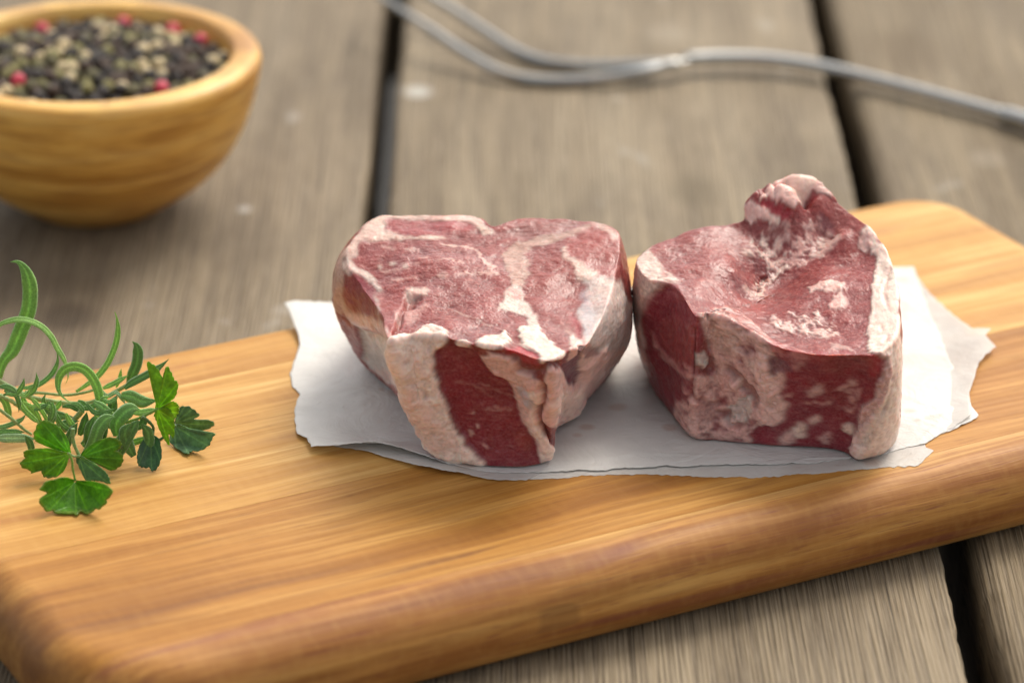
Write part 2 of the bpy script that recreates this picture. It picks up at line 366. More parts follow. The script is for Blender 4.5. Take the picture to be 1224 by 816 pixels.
# ------------------------------------------------------------------ parchment paper, two layers
def densify(pts, step, jit, seed):
    P = np.array(pts, float); out = []
    for k in range(len(P)):
        a, b = P[k], P[(k + 1) % len(P)]; L = np.linalg.norm(b - a); n = max(1, int(L / step))
        for j in range(n): out.append(a + (b - a) * j / n)
    O = np.array(out); r = np.random.default_rng(seed)
    J = r.normal(0, 1, O.shape); J = 0.5 * J + 0.3 * (np.roll(J, 1, 0) + np.roll(J, -1, 0))
    low = np.stack([np.convolve(np.concatenate([J[-6:, c], J[:, c], J[:6, c]]), np.ones(13) / 13, 'valid') for c in (0, 1)], 1)
    return O + jit * (0.5 * J + 1.2 * low)
def paper_layer(name, outline, centre, hfun, mat, parent, jit, seed):
    O = densify(outline, 2.2, jit, seed); n = len(O); W = np.array([at(x, y)[:2] for x, y in O]); c = at(*centre)[:2]
    s = np.concatenate([np.linspace(0.02, 0.9, 60), np.linspace(0.91, 1, 14)])
    XY = c + (W - c)[None] * s[:, None, None]
    px = to_px(np.concatenate([XY, np.zeros(XY.shape[:2] + (1,))], -1))
    H = hfun(XY, px, np.broadcast_to(s[:, None], XY.shape[:2]))
    V = np.concatenate([XY, H[..., None]], -1)
    i, j = np.meshgrid(np.arange(len(s) - 1), np.arange(n), indexing='ij'); k = (j + 1) % n
    F = np.stack([i * n + j, i * n + k, (i + 1) * n + k, (i + 1) * n + j], -1).reshape(-1, 4)
    F = np.concatenate([F]); me = mesh_np(name, V.reshape(-1, 3), F)
    bmx = bmesh.new(); bmx.from_mesh(me); bmx.verts.ensure_lookup_table()
    f = bmx.faces.new([bmx.verts[q] for q in range(n)]); f.smooth = True; bmesh.ops.recalc_face_normals(bmx, faces=bmx.faces); bmx.to_mesh(me); bmx.free()
    if me.polygons[0].normal.z < 0: me.flip_normals()
    return link(name, me, mat, parent)
left_edge = [(340, 373), (347, 384), (355, 403.5), (358, 415), (352.5, 431.7), (348, 446), (351, 462.7), (359.6, 471), (355, 485), (352, 503.5), (354, 522), (366.6, 529), (372, 542)]
upper = left_edge + [(400, 541.5), (440, 541.5), (471, 545), (499, 549.5), (530, 558), (565, 564), (610, 566.5), (680, 565), (722, 563.5), (782, 560.5), (870, 558), (962, 555), (1032, 547), (1072, 539), (1106, 531),
         (1140, 515), (1167, 500), (1169, 496), (1161.5, 487.5), (1149, 458), (1130, 418), (1108, 366), (1091, 322), (1000, 324), (900, 331), (800, 340), (720, 345), (620, 351), (500, 359), (400, 367)]
lower = [(380, 530), (420, 538), (443, 543), (462, 551), (480, 555), (499, 561), (530, 566.5), (553, 570), (600, 575), (640, 573.5), (700, 568.5), (760, 567.5), (850, 569.5), (900, 570.5), (960, 568), (1010, 563), (1060, 559), (1097, 556),
         (1103, 550), (1115.6, 539), (1107, 535), (1106, 531), (1140, 513), (1160, 500), (1158, 474.6), (1161.5, 465), (1167, 447), (1178, 430.5), (1190, 419.5), (1176, 408), (1183.6, 400), (1163, 398.5), (1145, 383), (1130, 370), (1112, 351.5), (1092, 323),
         (1060, 328), (900, 340), (750, 360), (560, 400), (430, 470)]
def chopshade(px): return 0
def h_lower(XY, px, s):
    p = np.concatenate([XY, XY[..., :1] * 0], -1)
    b = 0.00008 + 0.0001 * (fbm(p, 30, 2, 3) + 1) * 0.5
    e = sstep(0.86, 1.0, s) * np.exp(-((px[..., 0] - 520) / 70.0) ** 2) * (px[..., 1] > 520)
    r = sstep(0.7, 1.0, s) * sstep(1120, 1180, px[..., 0])
    return b + 0.0012 * e + 0.0018 * r
def h_upper(XY, px, s):
    p = np.concatenate([XY, XY[..., :1] * 0], -1)
    b = 0.00035 + 0.0003 * fbm(p, 22, 3, 8) * sstep(0.2, 0.8, s)
    e = sstep(0.80, 1.0, s) * np.exp(-((px[..., 0] - 440) / 85.0) ** 2) * sstep(490, 545, px[..., 1])
    tl = sstep(0.6, 1.0, s) * np.exp(-((px[..., 0] - 345) / 50.0) ** 2 - ((px[..., 1] - 375) / 30.0) ** 2)
    cre = np.abs(vnoise(p * 60 + 3, 5)); cr = np.exp(-(cre / 0.04) ** 2) * sstep(0.5, 0.9, s)
    return np.maximum(b, 0.0003) + 0.0030 * e + 0.003 * tl + 0.00022 * cr
paper = empty('parchment_paper', (0.025, -0.05, 0), 'folded white parchment paper with torn edges lying under the raw meat', 'paper')
for nme, ol, c, hf, j, sd_ in (('under_layer', lower, (830, 470), h_lower, 1.3, 5), ('top_layer', upper, (740, 470), h_upper, 1.3, 6)):
    o = paper_layer(nme, ol, c, hf, paper_material(*((0.12, 0.34) if nme == 'top_layer' else (0.36, 0.56))), paper, j, sd_); o.matrix_parent_inverse = Matrix.Translation((-0.025, 0.05, 0))
    so_ = o.modifiers.new('thickness', 'SOLIDIFY'); so_.thickness = 0.00007; so_.offset = 0

# ------------------------------------------------------------------ lamb chops
MEAT = meat_material()
KIND = {  # albedo, raise (cm), fat-ness, part
    'fat':   ((0.79, 0.62, 0.53), 0.045, 1.0, 'fat'),
    'white': ((0.72, 0.53, 0.44), 0.035, 1.0, 'fat'),
    'pink':  ((0.70, 0.445, 0.39), 0.030, 0.8, 'fat'),
    'tan':   ((0.56, 0.38, 0.30), 0.015, 0.8, 'fat'),
    'bone':  ((0.46, 0.29, 0.225), 0.008, 0.9, 'bone'),
    'grey':  ((0.55, 0.47, 0.43), 0.015, 0.9, 'membrane'),
    'blue':  ((0.48, 0.42, 0.44), 0.010, 0.8, 'membrane'),
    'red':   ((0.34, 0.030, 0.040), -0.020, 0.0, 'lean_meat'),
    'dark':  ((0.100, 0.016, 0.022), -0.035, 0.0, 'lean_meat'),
    'plum':  ((0.17, 0.060, 0.075), -0.030, 0.2, 'lean_meat'),
    'brown': ((0.24, 0.085, 0.075), 0.0, 0.2, 'lean_meat'),
    'rose':  ((0.29, 0.060, 0.052), 0.0, 0.2, 'lean_meat'),
    'loin':  ((0.23, 0.038, 0.031), 0.0, 0.1, 'tenderloin'),
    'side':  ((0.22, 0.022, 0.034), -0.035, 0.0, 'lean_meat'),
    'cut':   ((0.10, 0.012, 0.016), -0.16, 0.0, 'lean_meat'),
    'seam':  ((0.30, 0.10, 0.085), -0.06, 0.5, None),
    'line':  ((0.66, 0.44, 0.37), 0.012, 0.8, None),
}
def pin(X, Y, poly):
    ins = np.zeros(X.shape, bool); n = len(poly)
    for k in range(n):
        x1, y1 = poly[k]; x2, y2 = poly[(k + 1) % n]
        if y1 == y2: continue
        c = ((y1 > Y) != (y2 > Y)); ins ^= c & (X < (x2 - x1) * (Y - y1) / (y2 - y1) + x1)
    return ins
def blur(M, n):
    for _ in range(n):
        M = 0.5 * M + 0.25 * (np.roll(M, 1, 1) + np.roll(M, -1, 1))
        P_ = np.concatenate([M[:1], M, M[-1:]], 0); M = 0.5 * M + 0.25 * (P_[:-2] + P_[2:])
    return M
def grid_normals(G):
    du = np.roll(G, -1, 1) - np.roll(G, 1, 1); dv = np.gradient(G, axis=0)
    N = np.cross(dv, du); L = np.linalg.norm(N, axis=-1, keepdims=True); return N / np.maximum(L, 1e-12)
def tps_fit(XY, h, lam=1e-3):
    n = len(XY); d = np.linalg.norm(XY[:, None] - XY[None], axis=-1); K = np.where(d > 0, d * d * np.log(d + 1e-12), 0) + lam * np.eye(n)
    Q = np.concatenate([np.ones((n, 1)), XY], 1); A = np.block([[K, Q], [Q.T, np.zeros((3, 3))]])
    w_ = np.linalg.solve(A, np.concatenate([h, np.zeros(3)]))
    def ev(p):
        sh = p.shape[:-1]; q = p.reshape(-1, 2); d = np.linalg.norm(q[:, None] - XY[None], axis=-1)
        return (np.where(d > 0, d * d * np.log(d + 1e-12), 0) @ w_[:n] + w_[n] + q @ w_[n + 1:]).reshape(sh)
    return ev
def build_chop(name, label, crop, merid, interior, centre, shapes, lean, seed, lift=0.075):
    NU, NS, NTOP = 660, 190, 210
    rings = [np.array([at(*cp(crop, [m_[k][:2]])[0], m_[k][2] + lift) * 100 for m_ in merid]) for k in range(3)]   # rim, mid, bottom (cm)
    rim, mid, bot = [catmull(r, NU, True) for r in rings]
    t = np.linspace(0, 1, NS)[:, None, None]                   # 0 bottom .. 1 rim
    side = bot * (1 - t) * (1 - 2 * t) + mid * 4 * t * (1 - t) + rim * t * (2 * t - 1)
    # gentle inward curl at the foot
    c2 = np.mean(bot[:, :2], 0)
    foot = np.clip(1 - t[:, :, 0] / 0.10, 0, 1) ** 2 * 0.025
    side[:, :, :2] += (c2 - side[:, :, :2]) * foot[..., None]
    cen = at(*cp(crop, [centre[:2]])[0], centre[2]) * 100
    pts = [rim[::11]] + [np.array([at(*cp(crop, [p[:2]])[0], p[2]) * 100 for p in interior])]
    pts = np.concatenate(pts); ev = tps_fit(pts[:, :2], pts[:, 2], 0.006)
    s = (1 - (np.arange(1, NTOP) / (NTOP - 1)))[:, None, None]; s = np.maximum(s, 0.004)
    top = np.zeros((NTOP - 1, NU, 3)); top[..., :2] = cen[:2] + (rim[None, :, :2] - cen[:2]) * s
    top[..., 2] = ev(top[..., :2]) + (rim[None, :, 2] - ev(rim[:, :2])[None]) * s[..., 0] ** 6
    nb_ = 5; q = (np.arange(nb_) / nb_)[:, None, None] * 0.9 + 0.08
    base = np.zeros((nb_, NU, 3)); base[..., :2] = c2 + (side[0, :, :2] - c2) * q; base[..., 2] = lift
    G = np.concatenate([base, side, top], 0); ir = nb_ + NS - 1
    # round the rim a little
    wr = np.exp(-((np.arange(len(G)) - ir) / 9.0) ** 2)[:, None, None]
    for _ in range(6):
        L = G.copy(); L[1:-1] = 0.25 * (G[:-2] + G[2:]) + 0.25 * (np.roll(G, 1, 1) + np.roll(G, -1, 1))[1:-1]
        G = G + (L - G) * wr * 0.8
    # unfolded disc coordinates (cm)
    ang = np.linspace(0, 2 * math.pi, NU, endpoint=False)[None]
    rr = np.concatenate([np.linspace(9, 8.0, nb_, endpoint=False), np.linspace(8.0, 4.0, NS), 4.0 * s[:, 0, 0]])[:, None]
    DX, DY = rr * np.cos(ang), rr * np.sin(ang)
    N = grid_normals(G); pxy = to_px(G / 100); view = CAM * 100 - G; view /= np.linalg.norm(view, axis=-1, keepdims=True)
    mid_ = G[nb_:].reshape(-1, 3).mean(0) - np.array([0, 0, 1.0])
    if ((N[nb_:] * (G[nb_:] - mid_)).sum(-1) > 0).mean() < 0.5: N = -N
    facing = (N * view).sum(-1) > 0.08
    fp = pxy[facing]; fd = np.stack([DX[facing], DY[facing]], -1); fz = (G[facing] - CAM * 100) @ FW
    def to_disc(P_):
        out = []
        for p in P_:
            d = (fp[:, 0] - p[0]) ** 2 + (fp[:, 1] - p[1]) ** 2 + np.maximum(0, fz - fz.min()) * 0.15
            out.append(fd[np.argmin(d)])
        return np.array(out)
    w1 = np.stack([fbm(G, 2.6, 3, seed), fbm(G, 2.6, 3, seed + 20)], -1) * 0.085 + np.stack([fbm(G, 11, 2, seed + 40), fbm(G, 11, 2, seed + 60)], -1) * 0.055
    QX, QY = DX + w1[..., 0], DY + w1[..., 1]
    nA, nB, nC, nD = fbm(G, 1.3, 3, seed + 3), fbm(G, 5, 3, seed + 4), fbm(G, 16, 3, seed + 5), fbm(G, 34, 2, seed + 6)
    fibre = fbm(G * np.array([2.2, 7.5, 7.5]), 1.6, 4, seed + 7)
    lc = np.array(lean); C = lc * (1 + 0.16 * nA + 0.10 * nB + 0.12 * nC)[..., None]
    C = C + (np.array([0.40, 0.13, 0.11]) - C) * (0.20 * sstep(0.15, 0.8, fibre))[..., None]
    flk = sstep(0.60, 1.0, nC + 0.45 * nB) * 0.22 + sstep(0.55, 0.95, nD + 0.35 * nB) * 0.20
    C = C + (np.array([0.60, 0.36, 0.31]) - C) * flk[..., None]
    fat = 0.25 * flk; disp = 0.035 * nA + 0.009 * nB + 0.005 * fibre
    part = np.zeros(G.shape[:2], int); names = ['lean_meat', 'fat', 'bone', 'membrane', 'tenderloin']
    # unseen back sides: fat-covered
    back = sstep(0.04, -0.16, (N * view).sum(-1)) * sstep(-0.3, 0.3, nA + 0.4)
    C = C + (np.array(KIND['pink'][0]) - C) * (0.8 * back)[..., None]; fat = np.maximum(fat, back * 0.8); part[back > 0.5] = 1
    for sh in shapes:
        kind, c_, P_ = sh[:3]; o = sh[3] if len(sh) > 3 else {}
        kc, kr, kf, kp = KIND[kind]; kr = o.get('up', kr); al = o.get('a', 1.0); bl = o.get('bl', 2); lmp = o.get('lump', 0.5)
        if c_ in '1256' and kind not in ('cut', 'seam') and 'keep' not in o: kr *= 0.25; lmp *= 0.35; bl = max(bl, 7) if 'w' not in o else 3; al *= 0.80
        if c_ in '78': bl = max(bl, 6); al *= 0.9
        if c_ == 'B': lmp *= 0.5; kr *= 0.6; bl = max(bl, 3)
        if 'w' in o:
            D_ = to_disc([q_ for q_ in catmull(cp(c_, P_), max(12, 4 * len(P_)))]); wd = o['w']
            lo, hi = D_.min(0) - 0.6, D_.max(0) + 0.6; bb = (QX > lo[0]) & (QX < hi[0]) & (QY > lo[1]) & (QY < hi[1])
            x, y = QX[bb], QY[bb]; best = np.full(x.shape, 9.0)
            for a, b in zip(D_[:-1], D_[1:]):
                ab = b - a; L2 = max(ab @ ab, 1e-9); tt = np.clip(((x - a[0]) * ab[0] + (y - a[1]) * ab[1]) / L2, 0, 1)
                best = np.minimum(best, np.hypot(x - a[0] - tt * ab[0], y - a[1] - tt * ab[1]))
            M = np.zeros(G.shape[:2]); M[bb] = 1 - sstep(wd * 0.45, wd * 0.75, best * (1 + 0.5 * nB[bb]))
        else:
            P2 = cp(c_, P_); dense = []
            for k in range(len(P2)):
                a, b = np.array(P2[k]), np.array(P2[(k + 1) % len(P2)]); n_ = max(1, int(np.linalg.norm(b - a) / 5))
                dense += [a + (b - a) * j / n_ for j in range(n_)]
            D_ = to_disc(dense)
            M = np.zeros(G.shape[:2]); lo, hi = D_.min(0), D_.max(0); bb = (QX > lo[0]) & (QX < hi[0]) & (QY > lo[1]) & (QY < hi[1])
            M[bb] = pin(QX[bb], QY[bb], D_)
        if 'holes' in o: M = M * sstep(o['holes'] - 0.25, o['holes'] + 0.25, nB * 0.8 + 0.5 * nC + 0.4)
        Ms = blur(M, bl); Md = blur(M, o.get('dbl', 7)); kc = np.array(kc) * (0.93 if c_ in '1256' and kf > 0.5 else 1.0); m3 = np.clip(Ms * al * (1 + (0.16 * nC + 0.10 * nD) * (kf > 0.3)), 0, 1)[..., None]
        var = 1 + 0.07 * nA + 0.08 * nB + 0.06 * nC
        tintv = np.array(kc) * var[..., None]
        if kf > 0.5:  # fat: rosy blush and fine threads
            blush = sstep(0.1, 0.9, nB + 0.7 * nA) * 0.24; tintv = tintv + (np.array([0.64, 0.375, 0.32]) - tintv) * blush[..., None]
            thr = sstep(0.10, 0.02, np.abs(fbm(G, 3.2, 2, seed + 77))) * 0.05; tintv = tintv * (1 - thr[..., None] * np.array([0.3, 0.7, 0.75]))
        else:
            tintv = tintv + (np.array([0.5, 0.25, 0.22]) - tintv) * (0.14 * sstep(0.1, 0.8, fibre))[..., None]
        C = C * (1 - m3) + tintv * m3; fat = fat * (1 - Ms * al) + kf * Ms * al
        disp = disp - 0.006 * nB * Md * (kf > 0.5) + kr * Md * (1 + 0.15 * nB) + (0.010 * nB + 0.0035 * nC) * Md * (kf > 0.5) * lmp
        if kp: part[(Ms * al) > 0.5] = names.index(kp)
    hmask = np.clip((G[..., 2] - lift) / 0.25, 0, 1)                     # keep the foot flat on the paper
    disp = disp + 0.0035 * nC * (1 - 0.3 * fat) + 0.0015 * nD
    zf = np.arange(len(G))[:, None] / len(G); edge = np.clip((1 - zf) * 14, 0, 1)
    G = G + N * (disp * (0.35 + 0.65 * hmask) * edge)[..., None]
    G[..., 2] = np.maximum(G[..., 2], lift)
    C = np.clip(C, 0.004, 0.9)
    # mesh arrays
    nv = len(G); root = empty(name, (cen[0] / 100, cen[1] / 100, lift / 100), label, 'raw meat')
    V = np.concatenate([G.reshape(-1, 3), G[-1].mean(0)[None], G[0].mean(0)[None]]) / 100
    i, j = np.meshgrid(np.arange(nv - 1), np.arange(NU), indexing='ij'); k = (j + 1) % NU
    F = np.stack([i * NU + j, i * NU + k, (i + 1) * NU + k, (i + 1) * NU + j], -1).reshape(-1, 4)
    a, b, c_, d = V[F[:, 0]], V[F[:, 1]], V[F[:, 2]], V[F[:, 3]]
    fn = np.cross(c_ - a, d - b); cenV = V[:-2].mean(0)
    if ((fn * ((a + c_) / 2 - cenV)).sum(-1) > 0).mean() < 0.5: F = F[:, ::-1]; fn = -fn
    VN = np.zeros_like(V)
    for q_ in range(4): np.add.at(VN, F[:, q_], fn)
    VN /= np.maximum(np.linalg.norm(VN, axis=1, keepdims=True), 1e-20)
    Cf = np.concatenate([C.reshape(-1, 3), C[-1].mean(0)[None], C[0].mean(0)[None]]); ff = np.concatenate([fat.ravel(), [fat[-1].mean()], [fat[0].mean()]])
    fp_ = part.ravel()[F[:, 0]]
    groups_ = []; pend = []
    for pi, pn in enumerate(names):
        sel = F[fp_ == pi]
        if pn == 'fat': groups_.append((pn, sel)); continue
        par_ = {}                                              # connected pieces, each a part of its own
        def find(q_):
            while par_.setdefault(q_, q_) != q_: par_[q_] = par_[par_[q_]]; q_ = par_[q_]
            return q_
        for f_ in sel.tolist():
            for q_ in f_[1:]: par_[find(q_)] = find(f_[0])
        lab = np.array([find(f_[0]) for f_ in sel.tolist()]); rest = []
        for l_ in np.unique(lab):
            cs = sel[lab == l_]
            if len(cs) > 400: groups_.append((pn, cs))
            else: rest.append(cs)
        if rest: pend.append(np.concatenate(rest))
    if pend: groups_ = [(a_, np.concatenate([b_] + pend)) if a_ == 'fat' else (a_, b_) for a_, b_ in groups_]
    for pn, sel in groups_:
        if len(sel) < 60: continue
        used, inv = np.unique(sel, return_inverse=True); F2 = inv.reshape(-1, 4)
        me = mesh_np(pn, V[used] - np.array(root.location), F2)
        set_col(me, Cf[used]); set_f(me, ff[used], 'fat')
        if len(me.vertices) == len(used): me.normals_split_custom_set_from_vertices(VN[used].astype(np.float32))
        link(pn, me, MEAT, root)
    return root

L_merid = [
 ((640, 470, 3.7), (652, 612, 1.8), (655, 738, 0)), ((700, 440, 3.7), (668, 565, 1.9), (664, 668, 0)), ((748, 425, 3.7), (745, 505, 1.9), (725, 615, 0)),
 ((800, 330, 3.8), (838, 440, 1.8), (795, 525, 0)), ((828, 235, 4.0), (874, 375, 2.0), (820, 440, 0)), ((842, 150, 4.3), (868, 268, 2.2), (815, 350, 0)),
 ((818, 95, 4.45), (838, 190, 2.2), (790, 290, 0)), ((700, 76, 4.5), (710, 170, 2.2), (690, 270, 0)), ((565, 75, 4.5), (570, 180, 2.2), (570, 280, 0)),
 ((492, 93, 4.45), (490, 200, 2.2), (490, 290, 0)), ((442, 68, 4.5), (440, 175, 2.2), (430, 285, 0)), ((300, 64, 4.5), (300, 170, 2.2), (330, 295, 0)),
 ((170, 66, 4.5), (185, 175, 2.3), (230, 325, 0)), ((108, 118, 4.3), (70, 225, 2.6), (165, 410, 0)), ((82, 190, 4.0), (44, 305, 2.5), (128, 475, 0)),
 ((122, 262, 3.8), (82, 350, 2.2), (160, 520, 0)), ((180, 345, 3.75), (165, 445, 1.9), (228, 580, 0)), ((196, 412, 3.75), (238, 570, 1.8), (278, 660, 0)),
 ((255, 402, 3.75), (295, 600, 1.7), (325, 742, 0)), ((350, 403, 3.8), (385, 590, 1.8), (405, 760, 0)), ((440, 425, 3.8), (470, 595, 1.8), (500, 772, 0)), ((540, 440, 3.75), (575, 600, 1.8), (610, 768, 0))]
L_int = [(450, 250, 4.15), (300, 200, 4.3), (300, 320, 3.95), (560, 300, 3.95), (660, 230, 4.15), (650, 330, 3.9), (500, 370, 3.85), (740, 300, 3.85), (400, 130, 4.42), (560, 150, 4.3), (700, 140, 4.4)]
